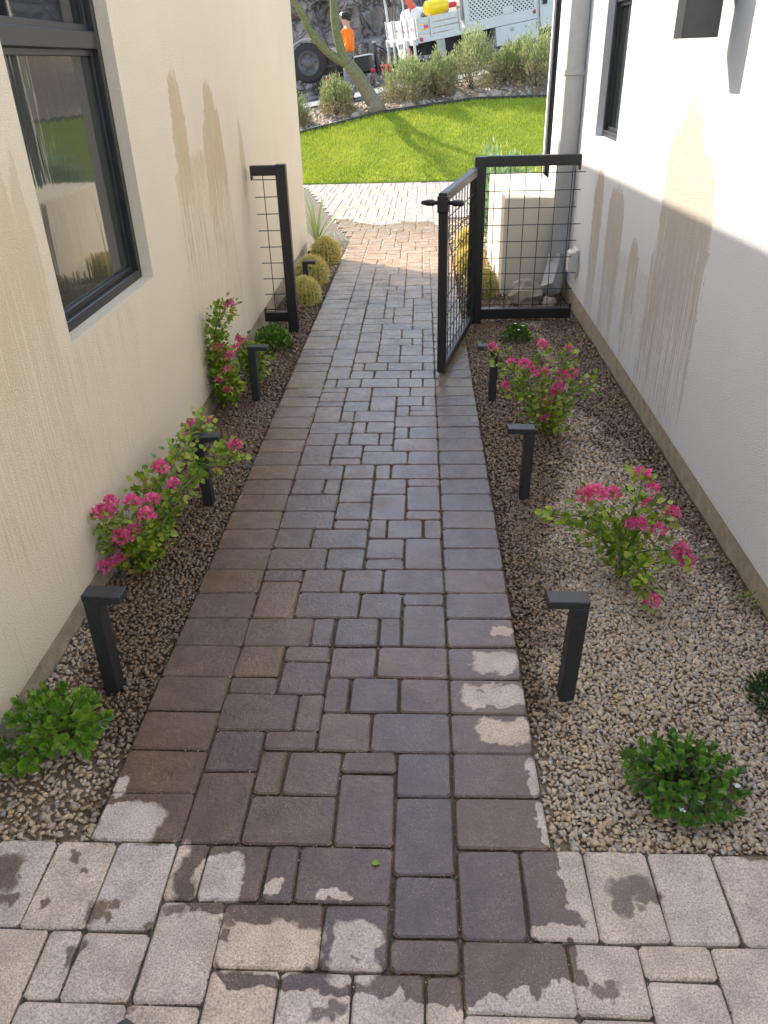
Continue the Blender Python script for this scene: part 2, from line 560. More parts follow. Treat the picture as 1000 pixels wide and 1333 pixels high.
t = NT('window_glass')
pos = t.pos()
wv = t.noise(t.vm('MULTIPLY', pos, (1, 1, .35)), 4.0, 1.0).outputs[0]
t.set(col=(.012, .016, .016), rough=.03, ior=1.9)
t.bump(wv, .02, .05)
M['glass'] = t.m
t = NT('screened_glass')
pos = t.pos()
st = t.vm('MULTIPLY', pos, (18.0, 18.0, 2.0))
wv = t.noise(st, 1.0, 2.0).outputs[0]
t.set(col=(.05, .055, .05), rough=.04, ior=1.62)
t.bump(wv, .035, .02)
M['screen'] = t.m

M['asphalt'] = simple('pale_asphalt', (.20, .205, .205), .9, var=.2, scale=25, bump=.3, bscale=200)
t = NT('lawn_soil')
pos = t.pos()
c = t.noise(pos, 2.2, 4.0).outputs[0]
t.set(col=t.ramp(c, [(.3, (.13, .20, .012)), (.7, (.21, .29, .02))]), rough=.95)
t.bump(t.noise(pos, 90.0, 3.0).outputs[0], .8, .03)
M['lawn'] = t.m


def leafmat(name, stops, rough=.5, sss=.0, trans=.25, spec=.5, patch=None):
    t = NT(name)
    ri = t.island()
    c = t.ramp(ri, stops)
    gr = t.noise(t.pos(), 130.0, 2.0).outputs[0]
    c = t.mix(t.mrange(gr, .3, .7, .22, 0.0), c, tuple(x * .45 for x in stops[0][1]))
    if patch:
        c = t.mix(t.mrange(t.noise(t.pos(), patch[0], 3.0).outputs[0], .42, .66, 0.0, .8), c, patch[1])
    t.set(col=c, rough=rough, spec=spec)
    tr = t.n('ShaderNodeBsdfTranslucent', {'Color': c})
    mx = t.n('ShaderNodeMixShader', {0: trans})
    t.t.links.new(t.b.outputs[0], mx.inputs[1])
    t.t.links.new(tr.outputs[0], mx.inputs[2])
    out = t.t.nodes['Material Output']
    t.t.links.new(mx.outputs[0], out.inputs['Surface'])
    return t.m


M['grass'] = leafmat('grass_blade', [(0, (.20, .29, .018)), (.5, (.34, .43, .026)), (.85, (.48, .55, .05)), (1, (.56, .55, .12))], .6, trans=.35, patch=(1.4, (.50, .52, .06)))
M['bougleaf'] = leafmat('bougainvillea_leaf', [(0, (.08, .17, .014)), (.25, (.15, .27, .018)), (.6, (.28, .40, .03)), (.95, (.42, .50, .06)), (1, (.36, .16, .06))], .42, trans=.3)
M['bract'] = leafmat('pink_bract', [(0, (.84, .08, .30)), (.5, (.96, .17, .40)), (.85, (.97, .28, .46)), (1, (.97, .50, .56))], .6, trans=.35)
M['carissa'] = leafmat('glossy_leaf', [(0, (.035, .12, .016)), (.5, (.08, .21, .024)), (.85, (.16, .32, .036)), (1, (.26, .42, .07))], .28, trans=.12, spec=.6)
M['carissa_lime'] = leafmat('lime_glossy_leaf', [(0, (.05, .15, .016)), (.4, (.12, .27, .024)), (.85, (.22, .39, .04)), (1, (.3, .45, .07))], .3, trans=.18, spec=.6)
M['fineleaf'] = leafmat('fine_dark_leaf', [(0, (.012, .045, .008)), (.6, (.028, .085, .012)), (1, (.07, .14, .02))], .5, trans=.15)
M['desert_green'] = leafmat('desert_shrub_leaf', [(0, (.20, .25, .08)), (.5, (.33, .39, .15)), (.8, (.45, .48, .22)), (1, (.55, .52, .30))], .7, trans=.2)
M['desert_tan'] = leafmat('dry_shrub_leaf', [(0, (.24, .20, .11)), (.4, (.36, .33, .17)), (.75, (.50, .45, .26)), (1, (.34, .20, .14))], .75, trans=.2)
M['pale_green'] = leafmat('pale_shrub_leaf', [(0, (.16, .30, .12)), (.5, (.26, .42, .20)), (1, (.40, .54, .32))], .6, trans=.25)
M['grey_leaf'] = leafmat('silver_leaf', [(0, (.30, .33, .30)), (1, (.50, .53, .50))], .7, trans=.15)
M['agave'] = leafmat('agave_leaf', [(0, (.17, .25, .10)), (.6, (.27, .35, .16)), (1, (.36, .42, .22))], .5, trans=.1)
M['paloleaf'] = leafmat('palo_verde_leaf', [(0, (.14, .22, .03)), (1, (.28, .34, .06))], .6, trans=.3)
M['stem'] = simple('woody_stem', (.10, .075, .04), .8, var=.3)
M['greenstem'] = simple('green_stem', (.12, .16, .04), .7, var=.3)
t = NT('cactus_skin')
c = t.noise(t.objpos(), 30.0, 3.0).outputs[0]
t.set(col=t.ramp(c, [(.3, (.13, .15, .035)), (.7, (.23, .22, .05))]), rough=.6)
M['cactus'] = t.m
M['spine'] = leafmat('cactus_spine', [(0, (.68, .54, .12)), (.6, (.82, .70, .24)), (1, (.88, .82, .5))], .5, trans=.25)
t = NT('palo_verde_bark')
pos = t.objpos()
c = t.noise(pos, 7.0, 4.0).outputs[0]
zz = t.n('ShaderNodeSeparateXYZ', {0: pos}).outputs[2]
f = t.mrange(t.math('ADD', zz, t.math('MULTIPLY', c, .9)), .55, 1.35)
grn = t.ramp(t.noise(pos, 22.0, 3.0).outputs[0], [(.3, (.10, .105, .035)), (.7, (.19, .185, .075))])
brn = t.ramp(t.noise(pos, 30.0, 4.0).outputs[0], [(.3, (.13, .10, .065)), (.7, (.28, .22, .15))])
t.set(col=t.mix(f, brn, grn), rough=.8)
t.bump(t.noise(pos, 45.0, 4.0).outputs[0], .5, .02)
M['bark'] = t.m
t = NT('hill_rock')
pos = t.pos()
a = t.noise(pos, .55, 6.0, .65).outputs[0]
st = t.vm('MULTIPLY', pos, (1.6, 1.0, .5))
b = t.noise(st, 2.2, 5.0, .7).outputs[0]
cr = t.n('ShaderNodeTexVoronoi', {'Vector': t.vm('ADD', t.vm('MULTIPLY', pos, (1, 1, .55)), t.vm('MULTIPLY', t.noise(pos, 1.5, 3.0).outputs['Color'], (1.2, 1.2, 1.2))), 'Scale': 1.5}, feature='DISTANCE_TO_EDGE').outputs['Distance']
col = t.ramp(b, [(.25, (.14, .105, .085)), (.45, (.28, .235, .21)), (.6, (.40, .35, .33)), (.8, (.60, .55, .52))])
col = t.mix(t.mrange(a, .4, .62, 0, .65), col, (.30, .215, .16))
col = t.mix(t.mrange(cr, 0, .06, .75, 0), col, (.035, .028, .024))
t.set(col=col, rough=.95)
t.bump(t.math('ADD', b, t.mrange(cr, 0, .15, 0, .6)), .9, .25)
M['rock'] = t.m
M['boulder'] = simple('boulder_stone', (.36, .30, .23), .9, var=.3, scale=9, bump=.7, bscale=30)
M['edging'] = simple('black_lawn_edging', (.02, .02, .02), .6)
M['truckwhite'] = simple('truck_white_paint', (.50, .50, .465), .45, var=.06, scale=2)
M['alu'] = simple('stake_aluminium', (.44, .44, .42), .45, metal=.3, var=.12, scale=8)
M['dark'] = simple('under_body_black', (.012, .012, .013), .7, var=.3)
M['rubber'] = simple('tyre_rubber', (.022, .022, .023), .75, var=.2, bump=.2)
M['rim'] = simple('dark_steel_rim', (.09, .092, .10), .4, metal=.4, var=.2)
M['rimgrey'] = simple('grey_steel_rim', (.28, .28, .27), .45, metal=.4, var=.2)
M['trailer'] = simple('trailer_black', (.02, .022, .025), .45, var=.2)
M['railgrey'] = simple('trailer_rail_grey', (.36, .39, .42), .45, metal=.2, var=.1)
M['yellow'] = simple('yellow_plastic', (.78, .55, .015), .4, var=.08)
M['red'] = simple('red_plastic', (.55, .03, .03), .45, var=.1)
M['orange_hose'] = simple('red_orange_hose', (.72, .10, .04), .5, var=.2)
M['tankwhite'] = simple('white_plastic', (.72, .73, .72), .5, var=.05)
M['pinkred'] = simple('pink_red_marker', (.6, .05, .12), .5)
M['orange'] = simple('orange_shirt_cloth', (.90, .19, .015), .85, var=.1, scale=14, bump=.25, bscale=30)
M['pants'] = simple('grey_trouser_cloth', (.22, .22, .23), .9, var=.15, bump=.25, bscale=40)
M['skin'] = simple('skin', (.48, .28, .20), .55, var=.06)
M['capblack'] = simple('black_cap_cloth', (.02, .02, .02), .8)
M['capwhite'] = simple('white_cap_cloth', (.7, .7, .66), .8)
M['hair'] = simple('dark_hair', (.025, .018, .014), .7)
M['boot'] = simple('boot_leather', (.12, .08, .05), .7)
M['shoe'] = simple('shoe_rubber', (.05, .055, .06), .6, bump=.3, bscale=120)
# ------------------------------------------------------------------ ground, street, hill
U = 0.075
X0 = -0.595            # left edge of the patterned field
Y0 = 1.2               # line where the path meets the front paving
TILT = math.atan(SLOPE)


def sheet(name, poly, dz, mat, kind='structure', parent=None):
    v = [(x, y, gz(y) + dz) for x, y in poly]
    o = link(name, mesh_np(name, v, [list(range(len(v)))], mat), parent)
    if kind: tag(o, kind=kind)
    return o


ground = link('ground', mesh_np('ground', [(-400, -400, -.62), (400, -400, -.62), (400, 400, -.62), (-400, 400, -.62)], [(0, 1, 2, 3)], M['soil']))
tag(ground, kind='structure')

# ---- pavers
def paver_mesh(w, h, var, mat):
    r = random.Random(w * 1000 + h * 100 + var)
    W, H = w * U - .0042, h * U - .0042
    a, b = W / 2, H / 2
    c = .008
    out = [(-a + c, -b), (a - c, -b), (a, -b + c), (a, b - c), (a - c, b), (-a + c, b), (-a, b - c), (-a, -b + c)]
    out = [(x + r.uniform(-.0026, .0026), y + r.uniform(-.0026, .0026)) for x, y in out]
    v = []
    for (ins, z) in ((.0045, 0.0), (0.0, -.0045), (0.0, -.05)):
        for x, y in out:
            v.append((x - math.copysign(ins, x), y - math.copysign(ins, y), z + (r.uniform(-.0007, .0007) if z == 0 else 0)))
    f = [tuple(range(8))]
    for k in range(2):
        for i in range(8):
            j = (i + 1) % 8
            f.append((k * 8 + i, k * 8 + 8 + i, k * 8 + 8 + j, k * 8 + j))
    return v, f


SIZES = [(3, 2), (2, 3), (2, 2), (1, 2), (2, 1)]
PV = {}
for (w, h) in SIZES:
    for var in range(4):
        v, f = paver_mesh(w, h, var, None)
        PV[(w, h, var, 0)] = mesh_np('paver', v, f, M['paver'])
        PV[(w, h, var, 1)] = mesh_np('paver', v, f, M['paver_mid'])

occ = {}


def claim(c0, c1, k0, k1):
    for c in range(c0, c1):
        for k in range(k0, k1):
            occ[(c, k)] = 1


FIELD = '''0 2 0 3|2 5 0 2|5 7 0 3|7 9 -1 2|0 2 3 5|2 3 2 4|3 5 2 4|5 7 3 4|7 9 2 4|2 4 4 5|4 6 4 6|6 9 4 6|0 3 5 7|3 4 5 7|4 5 6 8|5 7 6 8|7 9 6 8
0 2 7 8|2 4 7 9|2 4 9 10|0 2 8 10|4 6 8 10|6 9 8 10|0 3 10 12|3 4 10 12|4 6 10 12|6 7 10 12|7 9 10 13|0 2 12 15|2 5 12 14|5 7 12 14|7 9 13 14
0 2 15 16|2 4 14 16|4 6 14 16|6 9 14 16|0 3 16 18|3 5 16 18|5 7 16 17|7 9 16 19|5 7 17 19|0 2 18 20|2 5 18 20|5 6 19 21|6 8 19 21|8 9 19 21
0 3 20 22|3 5 20 21|3 5 21 23|5 7 21 24|7 9 21 22|7 9 22 25|0 3 22 24|3 5 23 26|0 2 24 26|2 3 24 26|5 7 24 26|7 9 25 26|0 3 26 28|3 5 26 28|5 6 26 28|6 9 26 28
2 4 28 29|0 2 28 31|4 7 28 30|7 9 28 30|2 4 29 31|4 6 30 31|6 9 30 32|0 2 31 33|2 3 31 33|3 5 31 33|5 6 31 33|6 7 32 34|7 9 32 34|0 3 33 35|3 4 33 35|4 6 33 35|6 9 34 36
0 2 35 38|2 3 35 37|3 6 35 37|6 7 36 38|7 9 36 37|7 9 37 38|2 4 37 39|4 6 37 40|0 2 38 39|0 2 39 41|0 2 41 42|2 4 39 42|6 8 38 40|8 9 38 40|4 7 40 42|7 9 40 42
0 1 42 44|1 3 42 44|3 6 42 44|6 8 42 44|8 9 42 44|0 2 44 47|2 4 44 46|4 7 44 46|7 9 44 46|2 3 46 48|3 5 46 48|5 8 46 48|8 9 46 48|0 2 47 49|4 6 48 50|6 9 48 50|2 4 48 51'''
FRONT = '''-2 0 -3 0|-4 -2 -3 0|-6 -4 -3 0|-8 -6 -3 0|0 1 -2 0|1 3 -2 0|3 4 -2 0|4 7 -2 0|7 9 -3 -1|9 11 -3 0|11 13 -3 0|13 15 -3 0|15 17 -3 0|17 19 -3 0|19 21 -3 0
0 2 -5 -2|2 5 -4 -2|5 7 -4 -2|7 9 -4 -3|9 12 -5 -3|12 14 -5 -3|14 16 -4 -3|14 16 -6 -4|16 18 -6 -3|-2 0 -5 -3|-3 -2 -5 -3|-5 -3 -6 -3|-3 0 -7 -5|0 2 -7 -5|2 4 -6 -4|4 6 -6 -4|6 8 -6 -4|8 9 -6 -4|9 12 -7 -5'''
pieces = []
for blk in (FIELD, FRONT):
    for line in blk.split('\n'):
        for q in line.split('|'):
            c0, c1, k0, k1 = map(int, q.split())
            pieces.append((c0, c1, k0, k1))
            claim(c0, c1, k0, k1)


def fill(c0, c1, k0, k1, ok=None, seed=5):
    r = random.Random(seed)
    res = []
    for k in range(k0, k1):
        for c in range(c0, c1):
            if (c, k) in occ or (ok and not ok(c, k)):
                continue
            opts = SIZES[:]
            r.shuffle(opts)
            opts.sort(key=lambda s: -s[0] * s[1] * r.uniform(.3, 1))
            done = False
            for (w, h) in opts + [(1, 1)]:
                if c + w > c1 or k + h > k1 + 1: continue
                if all((cc, kk) not in occ and (not ok or ok(cc, kk)) for cc in range(c, c + w) for kk in range(k, k + h)):
                    claim(c, c + w, k, k + h)
                    res.append((c, c + w, k, k + h))
                    done = True
                    break
    return res


# borders: stretchers laid across at both sides, then the rest of the field
for k in range(0, 96, 2):
    for c in (-3, 9):
        pieces.append((c, c + 3, k, k + 2))
        claim(c, c + 3, k, k + 2)
pieces += fill(0, 9, 48, 96, seed=11)
pieces += fill(-8, 21, -9, 0, seed=4)


def size_ok(p):
    return (p[1] - p[0], p[3] - p[2]) in SIZES


path = link('path', mesh_np('path', [(-1.4, -4, gz(-4) - .012), (1.3, -4, gz(-4) - .012), (1.3, 1.2, gz(1.2) - .012), (.306, 1.2, gz(1.2) - .012), (.306, 8.6, gz(8.6) - .012), (-.82, 8.6, gz(8.6) - .012), (-.82, 1.2, gz(1.2) - .012), (-1.4, 1.2, gz(1.2) - .012)],
                              [(0, 1, 2, 3, 6, 7), (3, 4, 5, 6)], M['sand']))
tag(path, kind='structure')


def px_rank(p):
    yc = Y0 + (p[2] + p[3]) / 2 * U
    xc = X0 + (p[0] + p[1]) / 2 * U
    return math.hypot(yc, xc) if (yc > .72 and abs(xc + .1) < 1.15) else 99 + abs(yc)


pieces = [p for p in pieces if size_ok(p)]
pieces.sort(key=px_rank)
rp = random.Random(21)
farv, farf, nfar = [], [], 0


def far_add(p, rr):
    global nfar
    w, h = p[1] - p[0], p[3] - p[2]
    v, f = paver_mesh(w, h, rr.randrange(4), None)
    xc, yc = X0 + (p[0] + p[1]) / 2 * U, Y0 + (p[2] + p[3]) / 2 * U
    for x, y, z in v:
        farv.append((xc + x, yc + y, gz(yc + y) + z + 0))
    base = len(farv) - len(v)
    farf.extend([tuple(i + base for i in q) for q in f])


for i, p in enumerate(pieces):
    if i < 298:
        w, h = p[1] - p[0], p[3] - p[2]
        xc, yc = X0 + (p[0] + p[1]) / 2 * U, Y0 + (p[2] + p[3]) / 2 * U
        o = link('paver', PV[(w, h, rp.randrange(4), 0 if yc < 2.2 else 1)], path)
        o.location = (xc + rp.uniform(-.001, .001), yc + rp.uniform(-.001, .001), gz(yc) + rp.uniform(-.0014, .0014))
        o.rotation_euler = (TILT + rp.uniform(-.006, .006), rp.uniform(-.006, .006), rp.uniform(-.006, .006) + (math.pi if rp.random() < .5 else 0))
        if abs(o.rotation_euler[2]) > 1:
            o.rotation_euler[0] *= -1
    else:
        far_add(p, rp)
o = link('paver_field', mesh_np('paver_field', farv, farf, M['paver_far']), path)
tag(o, kind='stuff')

# crumbs of sand, soil and moss caught in the joints and strewn over the faces
gp, gs = [], []
for p in pieces[:298]:
    xa, xb, ya, yb = X0 + p[0] * U, X0 + p[1] * U, Y0 + p[2] * U, Y0 + p[3] * U
    for (ax, ay, bx, by) in ((xa, ya, xb, ya), (xa, ya, xa, yb)):
        L_ = math.hypot(bx - ax, by - ay)
        for q in range(int(L_ / .006 * rp.uniform(.15, .75))):
            u_ = rp.random()
            gp.append((ax + (bx - ax) * u_ + rp.gauss(0, .0022), ay + (by - ay) * u_ + rp.gauss(0, .0022), -.0045))
            gs.append(rp.uniform(.0010, .0030))
    for q in range(rp.randrange(2, 9)):
        gp.append((rp.uniform(xa, xb), rp.uniform(ya, yb), .0006))
        gs.append(rp.uniform(.0005, .0014))
gp = np.array(gp)
gp[:, 2] += SLOPE * gp[:, 1]
v, f = inst(ICO_V * np.array([1, .8, .6]), ICO_F, gp, rand_rot(len(gp)), np.array(gs))
tag(link('joint_grit', mesh_np('joint_grit', v, f, M['grit']), path), kind='stuff')

# driveway beyond the houses, laid with the same stones
YD0, YD1 = 8.4, 14.42


def drive_left(y):
    return -.82 if y < 9.2 else -.82 - (y - 9.2) * .235 if y < 14 else -9


def drive_ok(c, k):
    x, y = X0 + (c + .5) * U, Y0 + (k + .5) * U
    if not (YD0 <= y < YD1): return False
    if x < drive_left(y) or x > 7.5: return False
    if x > .31 and y < 10.6: return False
    return True


farv, farf = [], []
for p in fill(-40, 108, 96, 177, drive_ok, seed=9):
    if size_ok(p):
        far_add(p, rp)
driveway = link('driveway', mesh_np('driveway', [(-9, 8.6, gz(8.6) - .014), (9, 8.6, gz(8.6) - .014), (9, 14.5, gz(14.5) - .014), (-9, 14.5, gz(14.5) - .014)], [(0, 1, 2, 3)], M['sand']))
tag(driveway, kind='structure')
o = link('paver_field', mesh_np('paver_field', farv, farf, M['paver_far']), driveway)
tag(o, kind='stuff')

# planting beds: soil with loose stone
LEFTX, RIGHTX = -1.2, 1.17


def bed_z(x, y):
    n = mnoise.noise(Vector((x * 3.1, y * 3.1, .3))) * .010 + mnoise.noise(Vector((x * 9, y * 9, 2.3))) * .005
    if x < -.5:
        e = min(1.0, max(0.0, (-.82 - x) / .3))
        return gz(y) - .016 - .022 * e + n
    e = min(1.0, max(0.0, (x - .31) / .15))
    return gz(y) - .014 - .004 * (1 - e) + n + .004


def bed_grid(name, xa, xb, ya, yb, st):
    xs = np.linspace(xa, xb, max(2, int((xb - xa) / st) + 1))
    ys = np.linspace(ya, yb, max(2, int((yb - ya) / st) + 1))
    v = [(x, y, bed_z(x, y) - .012) for y in ys for x in xs]
    nx = len(xs)
    f = [(j * nx + i, j * nx + i + 1, (j + 1) * nx + i + 1, (j + 1) * nx + i) for j in range(len(ys) - 1) for i in range(nx - 1)]
    o = link(name, mesh_np(name, v, f, M['soil'], True))
    return tag(o, kind='structure')


bed_grid('planting_bed', -1.25, -.823, 1.205, 10.5, .05)
bed_grid('planting_bed', .309, 1.25, 1.205, 10.6, .05)
bed_grid('planting_bed', -4.0, -1.25, 8.45, 14.3, .25)


def stones(name, xa, xb, ya, yb, spacing, smin, smax, keep=None, mat='gravel', zf=bed_z, lift=.25):
    nx, ny = int((xb - xa) / spacing), int((yb - ya) / spacing)
    gx, gy = np.meshgrid(np.arange(nx), np.arange(ny))
    x = xa + (gx.ravel() + rng.uniform(0, 1, nx * ny)) * spacing
    y = ya + (gy.ravel() + rng.uniform(0, 1, nx * ny)) * spacing
    if keep is not None:
        k = keep(x, y)
        x, y = x[k], y[k]
    n = len(x)
    s = smin + (smax - smin) * rng.uniform(0, 1, n) ** 1.8
    z = np.array([zf(a, b) for a, b in zip(x, y)]) + s * rng.uniform(-.25, lift + .25, n) - .006
    allv, allf, off = [], [], 0
    for var in range(6):
        sel = np.arange(var, n, 6)
        jit = np.random.default_rng(var).uniform(.55, 1.32, (12, 1))
        tv, tf = ICO_V * jit * np.array([1.0, .78, .62]), ICO_F
        if var != 1:
            # crushed chip: a block with its corners knocked about
            jr = np.random.default_rng(50 + var)
            tv = np.array([(a_, b_, c_) for a_ in (-1, 1) for b_ in (-1, 1) for c_ in (-1, 1)], float) * jr.uniform(.35, 1.0, (8, 3)) * np.array([1.0, .72, .55])
            tf = np.array([(0, 1, 3), (0, 3, 2), (4, 6, 7), (4, 7, 5), (0, 4, 5), (0, 5, 1), (2, 3, 7), (2, 7, 6), (0, 2, 6), (0, 6, 4), (1, 5, 7), (1, 7, 3)])
        rot = rand_rot(len(sel))
        # flatten most of them onto the bed
        a = rng.uniform(0, 2 * math.pi, len(sel))
        tilt = rng.normal(0, .45, (len(sel), 2))
        nrm = np.stack([tilt[:, 0], tilt[:, 1], np.ones(len(sel))], 1)
        nrm /= np.linalg.norm(nrm, axis=1, keepdims=True)
        d = np.stack([np.cos(a), np.sin(a), np.zeros(len(sel))], 1)
        d = d - nrm * (d * nrm).sum(1, keepdims=True)
        mats = frames(d, nrm)
        mix = rng.uniform(0, 1, len(sel)) < .25
        mats[mix] = rot[mix]
        sc = s[sel][:, None] * rng.uniform(.75, 1.3, (len(sel), 3))
        v, f = inst(tv, tf, np.stack([x[sel], y[sel], z[sel]], 1), mats, sc)
        allv.append(v)
        allf.append(f + off)
        off += len(v)
    o = link(name, mesh_np(name, np.concatenate(allv), np.concatenate(allf), M[mat]))
    return tag(o, kind='stuff')


g = stones('gravel', .312, 1.168, 1.21, 3.2, .0102, .0056, .0125, keep=lambda x, y: rng.uniform(0, 1, len(x)) < np.where(x < .36, .6, .95))
g['label'] = 'tan crushed gravel covering the wide bed beside the pale wall'
g = stones('gravel', .312, 1.168, 3.2, 6.6, .0165, .0085, .016)
g['label'] = 'dark damp gravel in front of the wire fence panel'
g = stones('gravel', .33, 1.16, 6.6, 10.4, .035, .012, .026)
g['label'] = 'gravel behind the wire fence panel'
g = stones('gravel', -1.196, -.826, 1.21, 4.2, .0135, .0066, .0135, keep=lambda x, y: rng.uniform(0, 1, len(x)) < np.where(y < 1.9, .75, .95))
g['label'] = 'brown wet gravel in the narrow bed beside the cream wall'
g = stones('gravel', -1.196, -.826, 4.2, 9.2, .021, .008, .016)
g['label'] = 'gravel around the barrel cacti beside the cream wall'

# lawn bank, edging curve, shrub bed, street, hill
EX = [-9, -5, -3.4, -2.3, -.8, 1.05, 2.4, 4.2, 9]
EY = [14.3, 14.9, 15.6, 16.25, 17.0, 17.48, 17.5, 17.2, 16.0]


def edge_y(x):
    return float(np.interp(x, EX, EY))


def street_z(x):
    return .80 + .155 * (x + 2.2)


def street_y(x):
    return 18.35 + .12 * (x + 2.2)


def lawn_z(y):
    return -.192 + .36 * (y - 14.42)


def bank_z(x, y):
    e, s = edge_y(x), street_y(x)
    f = min(1.0, max(0.0, (y - e) / max(.4, s - e)))
    f2 = f * f * (3 - 2 * f)
    return lawn_z(min(y, e)) * (1 - f2) + street_z(x) * f2 - .02 + .03 * mnoise.noise(Vector((x * 2, y * 2, 0)))


v, f = [], []
xs = np.linspace(-9, 9, 90)
for x in xs:
    for k in range(13):
        y = 14.44 + (edge_y(x) - 14.44) * k / 12
        v.append((x, y, lawn_z(y) + .012 * mnoise.noise(Vector((x, y, 1)))))
for i in range(len(xs) - 1):
    for k in range(12):
        a = i * 13 + k
        f.append((a, a + 13, a + 14, a + 1))
lawn = tag(link('lawn', mesh_np('lawn', v, f, M['lawn'], True)), kind='structure')

v, f = [], []
for x in xs:
    for k in range(13):
        e, s = edge_y(x), street_y(x) + .15
        y = e + (s - e) * k / 12
        v.append((x, y, bank_z(x, y)))
for i in range(len(xs) - 1):
    for k in range(12):
        a = i * 13 + k
        f.append((a, a + 13, a + 14, a + 1))
tag(link('bank', mesh_np('bank', v, f, M['soil'], True)), kind='structure')

mb = MB()
for i in range(len(xs) - 1):
    a, b = xs[i], xs[i + 1]
    ya, yb = edge_y(a), edge_y(b)
    za, zb = lawn_z(ya), lawn_z(yb)
    for (dy0, dy1) in ((0, .035),):
        P = [(a, ya, za - .05), (b, yb, zb - .05), (b, yb + dy1, zb - .05), (a, ya + dy1, za - .05), (a, ya, za + .06), (b, yb, zb + .06), (b, yb + dy1, zb + .06), (a, ya + dy1, za + .06)]
        mb.add(P, [(4, 5, 6, 7), (0, 1, 5, 4), (2, 3, 7, 6)])
o = mb.build('lawn_edging', M['edging'])
tag(o, 'black strip edging curving along the top of the lawn', 'edging')

n = 85000
gx = rng.uniform(-5.5, 6.5, n)
tt = rng.uniform(0, 1, n)
ey = np.interp(gx, EX, EY)
gy = 14.45 + (ey - 14.45) * tt
gzz = -.192 + .36 * (gy - 14.42)
dirs = np.stack([rng.normal(0, .45, n), rng.normal(-.1, .45, n), np.ones(n)], 1)
a = rng.uniform(0, 2 * math.pi, n)
mats = frames(dirs, np.stack([np.cos(a), np.sin(a), np.zeros(n)], 1))
v, f = inst([(0, -.5, 0), (0, .5, 0), (1, 0, 0)], [(0, 1, 2)], np.stack([gx, gy, gzz], 1), mats, np.stack([rng.uniform(.035, .075, n), rng.uniform(.006, .012, n), np.ones(n)], 1))
o = tag(link('grass', mesh_np('grass', v, f, M['grass'])), kind='stuff')
o['label'] = 'bright green mown lawn in dappled sun'

g = stones('bank_gravel', -4.5, 5.0, 15.4, 18.6, .075, .02, .055, keep=lambda x, y: (y > np.interp(x, EX, EY) + .06) & (y < 18.2 + .12 * (x + 2.2)), mat='bank', zf=bank_z)
g['label'] = 'pale rubble stones between the lawn edging and the street'

v = [(-60, street_y(-60) if False else 12, street_z(-14)), (-14, street_y(-14), street_z(-14)), (20, street_y(20), street_z(20)), (20, 29, street_z(20)), (-14, 29, street_z(-14)), (-60, 29, street_z(-14))]
tag(link('street', mesh_np('street', v, [(1, 2, 3, 4), (0, 1, 4, 5)], M['asphalt'])), kind='structure')

# rocky cut behind the street
v, f = [], []
NX, NZ = 260, 60
for i in range(NX):
    x = -34 + 78 * i / (NX - 1)
    for k in range(NZ):
        h = 6.5 * k / (NZ - 1)
        p = Vector((x * .35, h * .35, 0))
        q = Vector((x * 1.1, h * .7, 3))
        d = mnoise.fractal(p, 1.0, 2.1, 4) * 1.3 + abs(mnoise.noise(q)) * .9 + mnoise.cell(Vector((x * .9 + .4 * mnoise.noise(q), h * .55, 1))) * .55 + mnoise.cell(Vector((x * 2.3, h * 1.5, 7))) * .22
        v.append((x + .3 * mnoise.noise(p + Vector((5, 5, 5))), 28.2 + h * .55 - d, street_z(max(-14, min(20, x))) - .4 + h))
for i in range(NX - 1):
    for k in range(NZ - 1):
        a = i * NZ + k
        f.append((a, a + NZ, a + NZ + 1, a + 1))
tag(link('hill', mesh_np('hill', v, f, M['rock'])), kind='structure')

# ------------------------------------------------------------------ houses
def wall_holes(mb, x, ya, yb, za, zb, holes, out, depth):
    """wall face in the plane x, outward normal out (+1 / -1), with reveals running back by depth"""
    ys = sorted({ya, yb, *[h[0] for h in holes], *[h[1] for h in holes]})
    zs = sorted({za, zb, *[h[2] for h in holes], *[h[3] for h in holes]})
    for i in range(len(ys) - 1):
        for j in range(len(zs) - 1):
            cy, cz = (ys[i] + ys[i + 1]) / 2, (zs[j] + zs[j + 1]) / 2
            if any(h[0] < cy < h[1] and h[2] < cz < h[3] for h in holes): continue
            q = [(x, ys[i], zs[j]), (x, ys[i + 1], zs[j]), (x, ys[i + 1], zs[j + 1]), (x, ys[i], zs[j + 1])]
            mb.quad(*(q if out > 0 else q[::-1]))
    for (h0, h1, h2, h3) in holes:
        b = x - out * depth
        for q in ([(x, h0, h2), (x, h1, h2), (b, h1, h2), (b, h0, h2)], [(x, h0, h3), (b, h0, h3), (b, h1, h3), (x, h1, h3)],
                  [(x, h0, h2), (b, h0, h2), (b, h0, h3), (x, h0, h3)], [(x, h1, h2), (x, h1, h3), (b, h1, h3), (b, h1, h2)]):
            mb.quad(*q)


